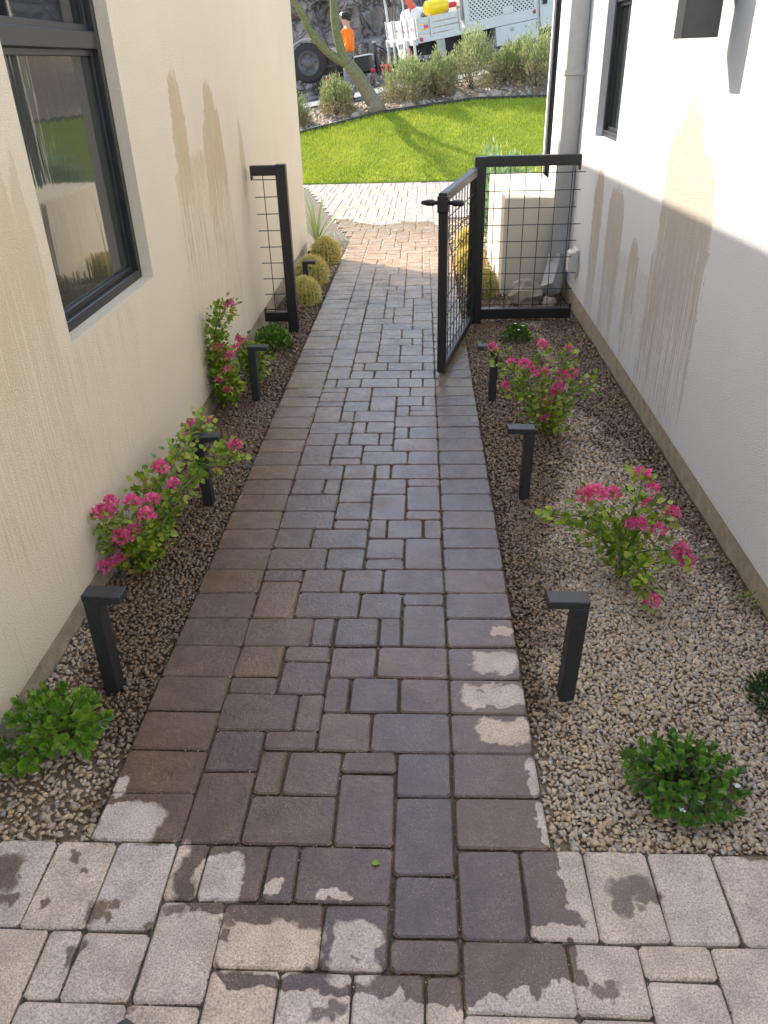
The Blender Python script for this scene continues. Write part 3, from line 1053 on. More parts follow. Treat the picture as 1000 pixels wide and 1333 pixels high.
def window(house, x, out, h, depth, bars, low_screen):
    """frame set back in a wall opening; bars = heights of transoms (lo, hi)"""
    h0, h1, h2, h3 = h
    fx = sorted((x - out * (depth - .035), x - out * (depth + .02)))
    mb = MB()
    w = .038
    mb.box(fx[0], fx[1], h0, h0 + w, h2, h3, .003)
    mb.box(fx[0], fx[1], h1 - w, h1, h2, h3, .003)
    mb.box(fx[0], fx[1], h0 + w, h1 - w, h2, h2 + w, .003)
    mb.box(fx[0], fx[1], h0 + w, h1 - w, h3 - w, h3, .003)
    fr = mb.build('window', M['frame_black'], house)
    sx = sorted((x - out * (depth - .012), x - out * (depth + .016)))
    px = x - out * (depth + .004)
    lo = h2 + w
    edges = [(lo, bars[0][0] if bars else h3 - w)]
    for i, (a, b) in enumerate(bars):
        MB().box(fx[0] + .002, fx[1] - .002, h0 + w, h1 - w, a, b, .004).build('transom', M['frame_black'], fr)
        edges.append((b, bars[i + 1][0] if i + 1 < len(bars) else h3 - w))
    for i, (a, b) in enumerate(edges):
        s = .022
        m2 = MB()
        m2.box(sx[0], sx[1], h0 + w, h0 + w + s, a, b, .002)
        m2.box(sx[0], sx[1], h1 - w - s, h1 - w, a, b, .002)
        m2.box(sx[0], sx[1], h0 + w + s, h1 - w - s, a, a + s, .002)
        m2.box(sx[0], sx[1], h0 + w + s, h1 - w - s, b - s, b, .002)
        m2.build('sash', M['frame_black'], fr)
        pv = [(px, h0 + w + s, a + s), (px, h1 - w - s, a + s), (px, h1 - w - s, b - s), (px, h0 + w + s, b - s)]
        link('pane', mesh_np('pane', pv if out > 0 else pv[::-1], [(0, 1, 2, 3)], M['screen'] if (low_screen and i == 0) else M['glass']), fr)
    return fr


# cream house on the left
HL = empty('stucco_house', (LEFTX, 3, 0), label='cream stucco house on the left with a black framed window', cat='house')
INV = Matrix.Translation(-Vector(HL.location))


def under(parent, objs):
    for ob in objs:
        ob.parent = parent
        ob.matrix_parent_inverse = Matrix.Translation(-Vector(parent.location))


holeL = (2.53, 3.47, .817, 2.5)
mb = MB()
wall_holes(mb, LEFTX, -4.5, 8.4, .02, 3.1, [holeL], 1, .085)
zr = lambda y: 3.17 + (8.4 - y) * .026
mb.quad((LEFTX, 8.4, .02), (-7, 8.4, .02), (-7, 8.4, 3.1), (LEFTX, 8.4, 3.1))
mb.quad((-7, 8.4, .02), (-7, -4.5, .02), (-7, -4.5, 3.1), (-7, 8.4, 3.1))
mb.quad((-7, -4.5, .02), (LEFTX, -4.5, .02), (LEFTX, -4.5, 3.1), (-7, -4.5, 3.1))
w_ = mb.build('wall', M['stucco_cream'])
mb = MB()
mb.add([(-7.04, -4.54, 3.1), (LEFTX + .02, -4.54, 3.1), (LEFTX + .02, 8.42, 3.1), (-7.04, 8.42, 3.1), (-7.04, -4.54, zr(-4.5)), (LEFTX + .02, -4.54, zr(-4.5)), (LEFTX + .02, 8.42, zr(8.4)), (-7.04, 8.42, zr(8.4))],
       [(3, 2, 1, 0), (4, 5, 6, 7), (0, 1, 5, 4), (1, 2, 6, 5), (2, 3, 7, 6), (3, 0, 4, 7)])
r_ = mb.build('roof', M['stucco_plain'])
mb = MB()
mb.box(-6.99, LEFTX - .005, -4.4, 8.393, -.5, .021)
fo = mb.build('footing', M['footing'])
win = window(None, LEFTX, 1, holeL, .085, [(1.69, 1.75)], True)
under(HL, [w_, r_, fo, win])

# pale house on the right
HR = empty('stucco_house', (RIGHTX, 3, 0), label='pale grey stucco house on the right, half of its wall in shade', cat='house')
holeR = (5.19, 5.845, 1.15, 2.45)
holeF = (7.77, 8.19, .42, 2.6)
mb = MB()
wall_holes(mb, RIGHTX, -4.5, 8.25, .045, 3.35, [holeR, holeF], -1, .08)
mb.quad((RIGHTX, 8.25, .058), (RIGHTX, 8.25, 3.35), (8, 8.25, 3.35), (8, 8.25, .058))
mb.quad((8, -4.5, .058), (8, 8.25, .058), (8, 8.25, 3.35), (8, -4.5, 3.35))
mb.quad((RIGHTX, -4.5, .058), (8, -4.5, .058), (8, -4.5, 3.35), (RIGHTX, -4.5, 3.35))
w_ = mb.build('wall', M['stucco_white'])
r_ = MB().box(RIGHTX - .02, 8.04, -4.54, 8.27, 3.35, 3.5).build('roof', M['stucco_plain'])
fo = MB().box(RIGHTX + .005, 7.99, -4.4, 8.243, -.5, .046).build('footing', M['footing'])
wins = [window(None, RIGHTX, -1, holeR, .08, [(1.9, 1.94)], False), window(None, RIGHTX, -1, holeF, .05, [], False)]
under(HR, [w_, r_, fo, *wins])

# low stucco pier behind the fence
o = MB().box(.665, RIGHTX - .003, 6.62, 8.2, -.4, .655, .006).build('low_wall', M['stucco_plain'])
tag(o, 'low pale stucco block behind the wire panel, against the right house', 'wall')

# downspout with its kicked out elbow
ds = empty('downspout', (1.09, 6.45, -.05), label='grey square downspout with a kicked out elbow behind the fence', cat='downspout')
mb = MB()
mb.box(1.035, 1.165, 6.42, 6.53, .2, 3.35, .006)
a = mb.build('pipe', M['spout'])
mb = MB()
mb.tube([(1.10, 6.475, .24), (1.085, 6.44, .15), (1.04, 6.33, .04), (1.02, 6.28, .01)], [.082, .082, .08, .08], 4)
b = mb.build('elbow', M['spout'])
c = MB().box(1.026, 1.169, 6.41, 6.535, 1.5, 1.54, .003).build('bracket', M['spout'])
under(ds, [a, b, c])

# sconce on the right wall
sc = empty('wall_sconce', (RIGHTX, 3.5, 1.67), label='dark box wall sconce high on the sunlit right wall', cat='lamp')
yn, zb = 3.44, 1.667
a = MB().box(1.17 - .063 - .134, 1.17 - .063, yn, yn + .112, zb, zb + .42, .002).build('shade', M['sconce'])
b = MB().box(1.17 - .064, 1.169, yn + .03, yn + .082, zb + .12, zb + .3, .002).build('arm', M['sconce'])
under(sc, [a, b])

# outlet cover on the right wall by the fence
oc = empty('outlet_cover', (RIGHTX, 6.05, .25), label='small cream weatherproof box on the right wall next to the fence', cat='outlet box')
a = MB().box(1.10, 1.168, 6.0, 6.11, .2, .36, .012).build('lid', M['cover'])
b = MB().box(1.145, 1.1695, 5.985, 6.125, .185, .375, .006).build('backplate', M['cover'])
under(oc, [a, b])
# ------------------------------------------------------------------ fence panels and gate
WIRE_R = .0032


def wires(parent, pts_list):
    for a, b in pts_list:
        MB().tube([a, b], WIRE_R, 5).build('wire', M['steel'], parent)


FYR = 5.745
fp = empty('fence_panel', (.40, FYR, gz(FYR)), label='black framed wire grid fence panel between gate and right wall', cat='fence')
L = Matrix.Translation(-Vector(fp.location))


def lb(mb_, name, parent, mat, origin):
    ob = mb_.build(name, mat, parent)
    ob.matrix_parent_inverse = Matrix.Translation(-Vector(origin))
    return ob


def lwires(parent, origin, lst):
    for a, b in lst:
        lb(MB().tube([a, b], WIRE_R, 5), 'wire', parent, M['steel'], origin)


og = fp.location[:]
lb(MB().box(.362, .437, FYR - .037, FYR + .037, gz(FYR) - .1, 1.05, .004), 'post', fp, M['steel'], og)
lb(MB().box(.4375, 1.075, FYR - .03, FYR + .03, .985, 1.052, .004), 'top_rail', fp, M['steel'], og)
lb(MB().box(.4375, 1.095, FYR - .03, FYR + .03, -.055, .02, .004), 'bottom_rail', fp, M['steel'], og)
lb(MB().box(1.06, 1.074, FYR - .028, FYR + .028, .955, .984, .002), 'rail_tab', fp, M['steel'], og)
lb(MB().box(1.08, 1.094, FYR - .028, FYR + .028, .0205, .05, .002), 'rail_tab', fp, M['steel'], og)
lst = []
for i in range(6):
    x = .50 + .105 * i
    lst.append(((x, FYR, .0), (x, FYR, 1.0)))
for i in range(9):
    z = .045 + .112 * i
    lst.append(((.43, FYR - .006, z), (1.07 + .02 * (i % 3), FYR - .006, z)))
lwires(fp, og, lst)

FYL = 5.665
fl = empty('fence_panel', (-.957, FYL, gz(FYL)), label='narrow black wire fence panel against the cream wall', cat='fence')
og = fl.location[:]
lb(MB().box(-.992, -.922, FYL - .035, FYL + .035, gz(FYL) - .1, 1.04, .004), 'post', fl, M['steel'], og)
lb(MB().box(-1.165, -.9925, FYL - .028, FYL + .028, .972, 1.035, .004), 'top_rail', fl, M['steel'], og)
lb(MB().box(-1.165, -.9925, FYL - .028, FYL + .028, -.03, .038, .004), 'bottom_rail', fl, M['steel'], og)
lb(MB().box(-1.165, -1.155, FYL - .026, FYL + .026, .0385, .066, .002), 'rail_tab', fl, M['steel'], og)
lb(MB().box(-1.165, -1.155, FYL - .026, FYL + .026, .943, .9715, .002), 'rail_tab', fl, M['steel'], og)
lst = [((-1.085, FYL, .02), (-1.085, FYL, .99))]
for i in range(9):
    z = .058 + .111 * i
    lst.append(((-1.15, FYL - .006, z), (-.98, FYL - .006, z)))
lwires(fl, og, lst)

# gate leaf swung open towards the camera
hx, hy = .365, 5.685
ex, ey = .115, 4.55
ang = math.atan2(ey - hy, ex - hx)
GL = math.hypot(ex - hx, ey - hy)
gt = empty('gate', (hx, hy, -.045), (0, 0, ang), 'black wire grid gate swung open over the path', 'gate')
zb_, zt_ = .0, 1.035
T = .024
MB().box(.012, .062, -T, T, zb_, zt_, .004).build('stile', M['steel'], gt)
MB().box(GL - .05, GL, -T, T, zb_, zt_, .004).build('stile', M['steel'], gt)
MB().box(.0625, GL - .0505, -T, T, zt_ - .05, zt_ - .001, .004).build('top_rail', M['steel'], gt)
MB().box(.0625, GL - .0505, -T, T, zb_ + .001, zb_ + .05, .004).build('bottom_rail', M['steel'], gt)
for i in range(10):
    x = .06 + (GL - .11) * (i + .5) / 10
    MB().tube([(x, 0, .04), (x, 0, .995)], WIRE_R, 5).build('wire', M['steel'], gt)
for i in range(8):
    z = .10 + .112 * i
    MB().tube([(.05, .006, z), (GL - .04, .006, z)], WIRE_R, 5).build('wire', M['steel'], gt)
for z in (.18, .86):
    MB().tube([(-.004, .0, z - .045), (-.004, .0, z + .045)], .014, 8).build('hinge', M['steel'], gt)
mb = MB()
mb.box(GL - .056, GL + .006, -T - .006, T + .006, .93, 1.02, .005)
la = mb.build('latch', M['steel'], gt)
Rx = Matrix.Translation((GL - .025, 0, .98)) @ Matrix.Rotation(math.pi / 2, 4, 'X')
MB().lathe([(.0, -.115), (.013, -.113), (.017, -.1), (.017, -.055), (.011, -.05), (.011, .05), (.017, .055), (.017, .09), (.008, .125), (0, .128)], 14, Rx).build('latch_knob', M['steel'], la, True)

# ------------------------------------------------------------------ bollard path lights
def bollard(loc, side, h, rz, label, lean=0.0):
    """side +1: arm points to +x"""
    b = empty('path_light', (loc[0], loc[1], bed_z(loc[0], loc[1]) - .01), (0, lean, rz), label, 'path light', 'bollard path lights along the paving')
    w, d = .0215, .026
    MB().box(-w, w, -d, d, -.12, h - .0265, .002).build('post', M['bollard'], b)
    a0, a1 = (-w, .092) if side > 0 else (-.092, w)
    hd = MB().box(a0 - .0015, a1, -d - .0015, d + .0015, h - .026, h, .0025).build('lamp_head', M['bollard'], b)
    s0, s1 = (w + .012, .082) if side > 0 else (-.082, -w - .012)
    MB().box(s0, s1, -d + .008, d - .008, h - .030, h - .0262).build('lens', M['cover'], hd)
    return b


bollard((-.962, 1.775), 1, .385, -.05, 'charcoal path light nearest the camera on the left, beside the leafy shrub', .02)
bollard((-.948, 2.965), 1, .345, .04, 'charcoal path light behind the arching bougainvillea stem on the left', -.015)
bollard((-.975, 4.235), 1, .34, 0, 'charcoal path light in front of the small bougainvillea near the left fence post', .02)
bollard((-1.0, 6.75), 1, .30, 0, 'path light half hidden behind the left fence post among the cacti')
bollard((.427, 1.745), -1, .375, .02, 'charcoal path light nearest the camera in the tan gravel on the right', .03)
bollard((.446, 2.995), -1, .345, -.03, 'charcoal path light standing midway along the right bed below the far bougainvillea', .015)
bollard((.398, 4.17), -1, .335, 0, 'charcoal path light beside the open gate on the right', .01)

# ------------------------------------------------------------------ plants
LEAF_HEART = ([(0, 0, 0), (.22, .40, .06), (.62, .34, .09), (1, 0, -.06), (.62, -.34, .09), (.22, -.40, .06), (.45, 0, -.03)],
              [(0, 6, 1), (1, 6, 2), (2, 6, 3), (3, 6, 4), (4, 6, 5), (5, 6, 0)])
LEAF_ROUND = ([(0, 0, 0), (.25, .26, .07), (.62, .36, .12), (.92, .2, .08), (1.0, 0, .03), (.92, -.2, .08), (.62, -.36, .12), (.25, -.26, .07), (.55, 0, 0)],
              [(0, 8, 1), (1, 8, 2), (2, 8, 3), (3, 8, 4), (4, 8, 5), (5, 8, 6), (6, 8, 7), (7, 8, 0)])
LEAF_THIN = ([(0, 0, 0), (.5, .16, .03), (1, 0, 0), (.5, -.16, .03)], [(0, 3, 2), (0, 2, 1)])


def leaves(tmpl, pos, dirs, nrms, size):
    pos = np.asarray(pos, float)
    mats = frames(np.asarray(dirs, float), np.asarray(nrms, float))
    return inst(tmpl[0], tmpl[1], pos, mats, np.asarray(size, float))


def poly_sample(pts, n):
    pts = np.asarray(pts, float)
    seg = np.linalg.norm(np.diff(pts, axis=0), axis=1)
    cum = np.concatenate([[0], np.cumsum(seg)])
    t_ = np.linspace(0, cum[-1], n)
    p = np.stack([np.interp(t_, cum, pts[:, k]) for k in range(3)], 1)
    return p


def smooth_path(pts, n=14):
    """Catmull-Rom through the points"""
    P = [Vector(p) for p in pts]
    P = [P[0] * 2 - P[1]] + P + [P[-1] * 2 - P[-2]]
    out = []
    for i in range(1, len(P) - 2):
        for k in range(n):
            s = k / n
            a, b, c, d = P[i - 1], P[i], P[i + 1], P[i + 2]
            out.append(.5 * ((2 * b) + (c - a) * s + (2 * a - 5 * b + 4 * c - d) * s * s + (3 * b - a - 3 * c + d) * s ** 3))
    out.append(P[-2])
    return out


def bougainvillea(base, stems, flowers, label, dens=150, spread=.035, lsize=.034, xlim=None, fsize=.027):
    """stems: polylines in world space; flowers: cluster centres"""
    b = empty('bougainvillea', base, (0, 0, 0), label, 'flowering shrub', 'bougainvilleas in the beds')
    O = np.array(base)
    sm = MB()
    P, D, N_, S = [], [], [], []
    for st in stems:
        pts = smooth_path(st, 8)
        r0 = .0055
        sm.tube([p - Vector(base) for p in pts], [r0 * (1 - .75 * i / (len(pts) - 1)) for i in range(len(pts))], 6)
        L_ = sum((pts[i + 1] - pts[i]).length for i in range(len(pts) - 1))
        n = max(8, int(dens * L_))
        c = poly_sample([tuple(p) for p in pts], 60)
        idx = (60 * (.16 + .84 * rng.uniform(0, 1, n) ** .85)).astype(int).clip(0, 59)
        off = rng.normal(0, 1, (n, 3)) * spread * np.array([1, 1, .9])
        p = c[idx] + off
        tang = np.gradient(c, axis=0)[idx]
        d = off / (np.linalg.norm(off, axis=1, keepdims=True) + 1e-6) + tang / (np.linalg.norm(tang, axis=1, keepdims=True) + 1e-6) * .6 + np.array([0, 0, -.15])
        nn = rng.normal(0, .5, (n, 3)) + np.array([0, -.25, 1.0])
        P.append(p); D.append(d); N_.append(nn); S.append(lsize * rng.uniform(.55, 1.25, n))
    P = np.concatenate(P); D = np.concatenate(D); N_ = np.concatenate(N_); S = np.concatenate(S)
    if xlim is not None:
        P[:, 0] = np.clip(P[:, 0], xlim[0], xlim[1])
    k = P[:, 2] > SLOPE * P[:, 1] - .005
    v, f = leaves(LEAF_HEART, P[k] - O, D[k], N_[k], S[k])
    link('foliage', mesh_np('foliage', v, f, M['bougleaf'], True), b)
    # twigs from the stems out into the leaf clouds
    for i in range(0, len(P), 9):
        q = P[i] - O
        a = q - D[i] / np.linalg.norm(D[i]) * .05
        sm.tube([tuple(a), tuple(q)], [.0018, .001], 4)
    sm.build('stems', M['greenstem'], b)
    for (x, y, z) in flowers:
        if xlim is not None: x = min(max(x, xlim[0]), xlim[1])
        z = max(z, SLOPE * y + .03)
        n = int(rng.integers(70, 95))
        r = fsize * rng.uniform(.7, 1.2)
        u = rng.normal(0, 1, (n, 3))
        u /= np.linalg.norm(u, axis=1, keepdims=True)
        u[:, 2] = np.where(u[:, 2] < -.5, -u[:, 2], u[:, 2])
        p = u * r * rng.uniform(.45, .8, (n, 1)) * np.array([1.1, 1.1, .85]) + np.array([x, y, z]) - O
        v, f = leaves(LEAF_HEART, p, u + rng.normal(0, .4, (n, 3)), rng.normal(0, 1, (n, 3)), r * rng.uniform(.38, .62, n))
        fl_ = link('flower_cluster', mesh_np('flower_cluster', v, f, M['bract'], False), b)
    return b


bougainvillea((-1.08, 2.45, gz(2.45) - .03),
              [[(-1.097, 2.45, -.06), (-1.09, 2.42, .062), (-1.079, 2.36, .16), (-1.12, 2.36, .23)],
               [(-1.09, 2.45, -.06), (-1.12, 2.4, .04), (-1.15, 2.37, .12), (-1.16, 2.36, .2)],
               [(-1.08, 2.45, -.06), (-1.05, 2.38, .06), (-1.03, 2.36, .14), (-1.0, 2.34, .21)],
               [(-1.08, 2.45, -.06), (-1.03, 2.45, .05), (-.99, 2.47, .12), (-.96, 2.55, .15)],
               [(-1.082, 2.45, -.06), (-1.022, 2.5, .081), (-.969, 2.58, .172), (-.878, 2.68, .238), (-.805, 2.72, .278), (-.743, 2.75, .314)],
               [(-1.078, 2.45, -.06), (-1.038, 2.6, .161), (-1.022, 2.8, .229), (-.992, 2.95, .263), (-.966, 3.15, .254)],
               [(-1.09, 2.45, -.06), (-1.08, 2.5, .1), (-1.07, 2.55, .2), (-1.06, 2.6, .26)]],
              [(-1.15, 2.354, .246), (-1.143, 2.384, .228), (-1.114, 2.367, .286), (-1.049, 2.39, .266), (-1.055, 2.35, .167), (-1.079, 2.31, .169), (-.98, 2.331, .249), (-1.14, 2.38, .086), (-1.12, 2.33, .06), (-1.16, 2.3, .05),
               (-.988, 2.43, .25), (-1.021, 2.65, .274), (-.962, 2.6, .232), (-.742, 2.75, .321), (-1.009, 2.95, .263), (-1.0, 3.05, .272), (-.969, 3.15, .257)],
              'large pink bougainvillea sprawling along the cream wall with a stem arching towards the path', 470, .025, .027, (-1.178, 2), .030)
bougainvillea((-1.12, 4.2, gz(4.2) - .03),
              [[(-1.13, 4.2, -.07), (-1.15, 4.15, .14), (-1.15, 4.12, .285), (-1.11, 4.12, .435), (-1.037, 4.12, .505)],
               [(-1.13, 4.2, -.07), (-1.10, 4.1, .113), (-1.075, 4.08, .209)], [(-1.13, 4.2, -.07), (-1.15, 4.15, .095), (-1.15, 4.15, .187)],
               [(-1.13, 4.18, -.07), (-1.071, 4.05, .085), (-1.05, 4.02, .14)], [(-1.12, 4.2, -.07), (-1.12, 4.1, .1), (-1.13, 4.08, .25), (-1.12, 4.1, .32)]],
              [(-1.035, 4.116, .514), (-1.085, 4.1, .226), (-1.06, 4.08, .245), (-1.12, 4.08, .285), (-1.14, 4.1, .199), (-1.07, 4.03, .179), (-1.12, 4.05, .12), (-1.08, 4.03, .06)],
              'upright bougainvillea climbing tall against the cream wall', 700, .030, .028, (-1.178, 2), .027)
bougainvillea((-1.06, 4.6, gz(4.6) - .03),
              [[(-1.07, 4.6, -.06), (-1.08, 4.55, .07), (-1.09, 4.5, .18)], [(-1.06, 4.6, -.06), (-1.005, 4.5, .062), (-.954, 4.45, .09)], [(-1.06, 4.6, -.06), (-1.037, 4.5, .072), (-1.018, 4.5, .145)]],
              [(-1.107, 4.5, .204), (-1.01, 4.49, .14), (-1.11, 4.45, .165), (-1.08, 4.49, .19)],
              'small bougainvillea behind the third left path light', 760, .030, .028, (-1.178, 2), .027)
bougainvillea((.66, 3.75, gz(3.75) - .02),
              [[(.656, 3.75, -.06), (.589, 3.7, .078), (.503, 3.7, .203), (.401, 3.7, .325), (.353, 3.7, .37)], [(.656, 3.75, -.06), (.624, 3.7, .12), (.575, 3.7, .263), (.585, 3.7, .38)],
               [(.664, 3.75, -.06), (.671, 3.7, .119), (.687, 3.7, .282), (.709, 3.7, .36)], [(.664, 3.75, -.06), (.721, 3.7, .119), (.811, 3.7, .18), (.866, 3.7, .2)],
               [(.656, 3.75, -.06), (.55, 3.7, .079), (.448, 3.7, .163)], [(.66, 3.72, -.06), (.663, 3.6, .036), (.66, 3.55, .10)], [(.66, 3.75, -.06), (.6, 3.62, .1), (.56, 3.6, .22)]],
              [(.352, 3.738, .383), (.584, 3.68, .415), (.494, 3.626, .334), (.546, 3.7, .30), (.554, 3.66, .275), (.608, 3.7, .265), (.726, 3.75, .37), (.693, 3.7, .25), (.755, 3.75, .235), (.418, 3.66, .21), (.646, 3.68, .16), (.678, 3.66, .195),
               (.626, 3.66, .12), (.62, 3.62, .05), (.435, 3.639, .342)],
              'pink bougainvillea behind the middle right path light', 290, .028, .028, None, .027)
bougainvillea((.72, 2.35, gz(2.35) - .02),
              [[(.72, 2.35, -.03), (.698, 2.35, .109), (.633, 2.4, .175), (.521, 2.4, .207), (.462, 2.4, .2)], [(.72, 2.35, -.03), (.717, 2.4, .11), (.655, 2.4, .222), (.6, 2.4, .276)],
               [(.72, 2.35, -.03), (.732, 2.4, .142), (.756, 2.4, .269), (.76, 2.4, .345)], [(.72, 2.35, -.03), (.764, 2.4, .11), (.823, 2.4, .175), (.88, 2.4, .2)],
               [(.72, 2.35, -.03), (.787, 2.38, .055), (.867, 2.36, .08), (.937, 2.36, .065)], [(.72, 2.35, -.03), (.741, 2.28, .074), (.762, 2.2, .065), (.77, 2.14, .03)],
               [(.72, 2.35, -.03), (.672, 2.4, .077), (.582, 2.4, .142)]],
              [(.783, 2.479, .325), (.568, 2.40, .283), (.59, 2.346, .324), (.667, 2.40, .292), (.809, 2.45, .225), (.9, 2.44, .19), (.838, 2.37, .165), (.758, 2.36, .19), (.735, 2.36, .19), (.93, 2.36, .08), (.935, 2.34, .05), (.775, 2.14, .02), (.79, 2.36, .335)],
              'pink bougainvillea standing in open tan gravel before the right wall', 270, .025, .029, None, .029)


def rosette_shrub(base, tips, label, mat, rad=.026, nl=9, lsize=.03, extra=None):
    """glossy shrub: stems rising from the base, each ending in a whorl of round leaves"""
    b = empty('shrub', base, (0, 0, 0), label, 'shrub', 'low glossy shrubs')
    O = np.array(base)
    sm = MB()
    P, D, N_, S = [], [], [], []
    for tip in tips:
        tp = np.array(tip) - O
        mid = tp * .55 + np.array([0, 0, .02])
        sm.tube([(tp[0] * .1, tp[1] * .1, -.02), tuple(mid), tuple(tp)], [.004, .003, .002], 5)
        ax = tp - np.array([0, 0, -.06])
        ax = ax / np.linalg.norm(ax)
        for lev, (h, tl, n) in enumerate(((0, .3, 3), (-.012, .7, 4), (-.026, 1.0, 5), (-.045, 1.3, 4))):
            for q in range(n):
                a = 2 * math.pi * (q + .5 * lev + rng.uniform(-.2, .2)) / n
                s1 = np.cross(ax, [0.3, .9, .1]); s1 /= np.linalg.norm(s1)
                s2 = np.cross(ax, s1)
                rd = s1 * math.cos(a) + s2 * math.sin(a)
                d = ax * math.cos(tl) + rd * math.sin(tl)
                P.append(tp + ax * h + rd * .004); D.append(d); N_.append(ax * math.sin(tl) - rd * math.cos(tl) + rng.normal(0, .15, 3)); S.append(lsize * rng.uniform(.75, 1.2))
    sm.build('stems', M['stem'], b)
    v, f = leaves(LEAF_ROUND, P, D, N_, S)
    link('foliage', mesh_np('foliage', v, f, mat, True), b)
    return b


def dome_tips(cx, cy, rx, ry, h, n, seed, flat=.5):
    r = random.Random(seed)
    out = []
    i = 0
    while len(out) < n and i < 5000:
        i += 1
        a, q = r.uniform(0, 2 * math.pi), math.sqrt(r.random())
        x, y = cx + rx * q * math.cos(a), cy + ry * q * math.sin(a)
        z = gz(y) + .03 + h * (1 - q ** 2) ** flat * r.uniform(.65, 1.05)
        if all((x - o[0]) ** 2 + (y - o[1]) ** 2 + (z - o[2]) ** 2 > .032 ** 2 for o in out):
            out.append((x, y, z))
    return out


front_shrub = rosette_shrub((.665, 1.40, gz(1.4) - .02), dome_tips(.665, 1.40, .155, .14, .045, 40, 3, .9), 'dark glossy round leaved shrub low in the tan gravel at front right', M['carissa'], lsize=.024)
rosette_shrub((-1.04, 1.55, gz(1.5) - .04), [(x, y, z) for x, y, z in dome_tips(-1.05, 1.53, .15, .15, .13, 36, 5, .8) if x > -1.17], 'bright green glossy shrub at front left below the cream wall', M['carissa_lime'], lsize=.028)


def fine_shrub(base, rx, ry, h, n, label, mat, lsize=.02, tmpl=LEAF_ROUND, cat='shrub', group=None, twig=True, up=.5, clump=0, name='shrub', stemmat='stem', mat2=None):
    b = empty(name, base, (0, 0, 0), label, cat, group)
    if clump:
        cu = rng.normal(0, 1, (clump, 3)); cu[:, 2] = np.abs(cu[:, 2])
        cu /= np.linalg.norm(cu, axis=1, keepdims=True)
        cu *= rng.uniform(.35, 1.0, (clump, 1)) ** .6
        ci = rng.integers(0, clump, n)
        u = cu[ci] + rng.normal(0, .11, (n, 3))
        tipdir = cu[ci]
    else:
        u = rng.normal(0, 1, (n, 3)); u[:, 2] = np.abs(u[:, 2])
        u /= np.linalg.norm(u, axis=1, keepdims=True)
        u *= rng.uniform(.2, 1, (n, 1)) ** .5
        tipdir = u
    p = u * np.array([rx, ry, h])
    p[:, 2] = np.abs(p[:, 2]) + .01
    d = tipdir * np.array([1, 1, 1]) + rng.normal(0, .35, (n, 3)) + np.array([0, 0, up])
    nn = rng.normal(0, .6, (n, 3)) + np.array([0, -.2, .8])
    S = lsize * rng.uniform(.6, 1.3, n)
    if mat2 is None:
        v, f = leaves(tmpl, p, d, nn, S)
        link('foliage', mesh_np('foliage', v, f, mat, True), b)
    else:
        top = (p[:, 2] / h + rng.normal(0, .15, n)) > .42
        for nm, sel, mm in (('foliage', top, mat), ('dry_foliage', ~top, mat2)):
            v, f = leaves(tmpl, p[sel], d[sel], nn[sel], S[sel])
            link(nm, mesh_np(nm, v, f, mm, True), b)
    if twig:
        sm = MB()
        m = 26 if clump else 12
        for i in range(m):
            q = p[rng.integers(0, n)]
            k = np.array([q[0] * .45, q[1] * .45, q[2] * .5]) + rng.normal(0, .02, 3) * np.array([rx, ry, h])
            r = max(.0025, .012 * rx)
            sm.tube([(q[0] * .06, q[1] * .06, -.03), tuple(k), tuple(q)], [r, r * .7, r * .35], 4)
        sm.build('stems', M[stemmat], b)
    return b


fine_shrub((-1.04, 5.22, gz(5.2) - .03), .13, .15, .15, 700, 'dark green leafy shrub at the foot of the left fence post', M['carissa'], .026, group='low glossy shrubs')
bloom_shrub = fine_shrub((.66, 5.32, gz(5.3) - .02), .10, .10, .10, 420, 'small dark green shrub with a few white blooms in front of the wire panel', M['carissa'], .022, group='low glossy shrubs')
fine_shrub((1.03, 1.72, gz(1.7) - .02), .08, .09, .09, 1300, 'fine leaved dark shrub cut by the right picture edge', M['fineleaf'], .016, LEAF_THIN)
for x, y, s, lab in ((1.09, 5.25, .045, 'tiny green weed at the foot of the right wall near the fence'), (.83, 3.02, .04, 'tiny weed sprouting in the gravel between the two right bougainvilleas'), (1.12, 2.2, .035, 'tiny weed by the footing at the right picture edge')):
    fine_shrub((x, y, gz(y) - .015), s, s, s * 1.4, 40, lab, M['bougleaf'], .018, LEAF_THIN, 'weed', 'tiny weeds in the gravel', False, name='weed')

# white blooms of the small shrub and a leaf lying on the paving
for x, y, z in ((.03, -.07, .12), (-.02, -.05, .13), (.0, -.10, .10)):
    u = np.array([[math.cos(a), math.sin(a), .35] for a in np.arange(5) * 2 * math.pi / 5])
    v, f = leaves(LEAF_ROUND, np.tile([[x, y, z]], (5, 1)), u, np.tile([[0, -.3, 1]], (5, 1)), np.full(5, .012))
    link('white_flower', mesh_np('white_flower', v, f, M['tankwhite'], True), bloom_shrub)
for x, y, z in ((.125, -.035, .06), (-.03, -.11, .055)):
    u = np.array([[math.cos(a), math.sin(a), .5] for a in np.arange(5) * 2 * math.pi / 5])
    v, f = leaves(LEAF_ROUND, np.tile([[x, y, z]], (5, 1)), u, np.tile([[0, -.3, 1]], (5, 1)), np.full(5, .009))
    link('white_flower', mesh_np('white_flower', v, f, M['tankwhite'], True), front_shrub)
v, f = leaves(LEAF_HEART, [[-.12, 1.155, gz(1.155) + .003]], [[1, -.2, .02]], [[0, 0, 1]], [.02])
tag(link('fallen_leaf', mesh_np('fallen_leaf', v, f, M['bougleaf'], True)), 'single small green leaf lying on the wet paving', 'leaf')


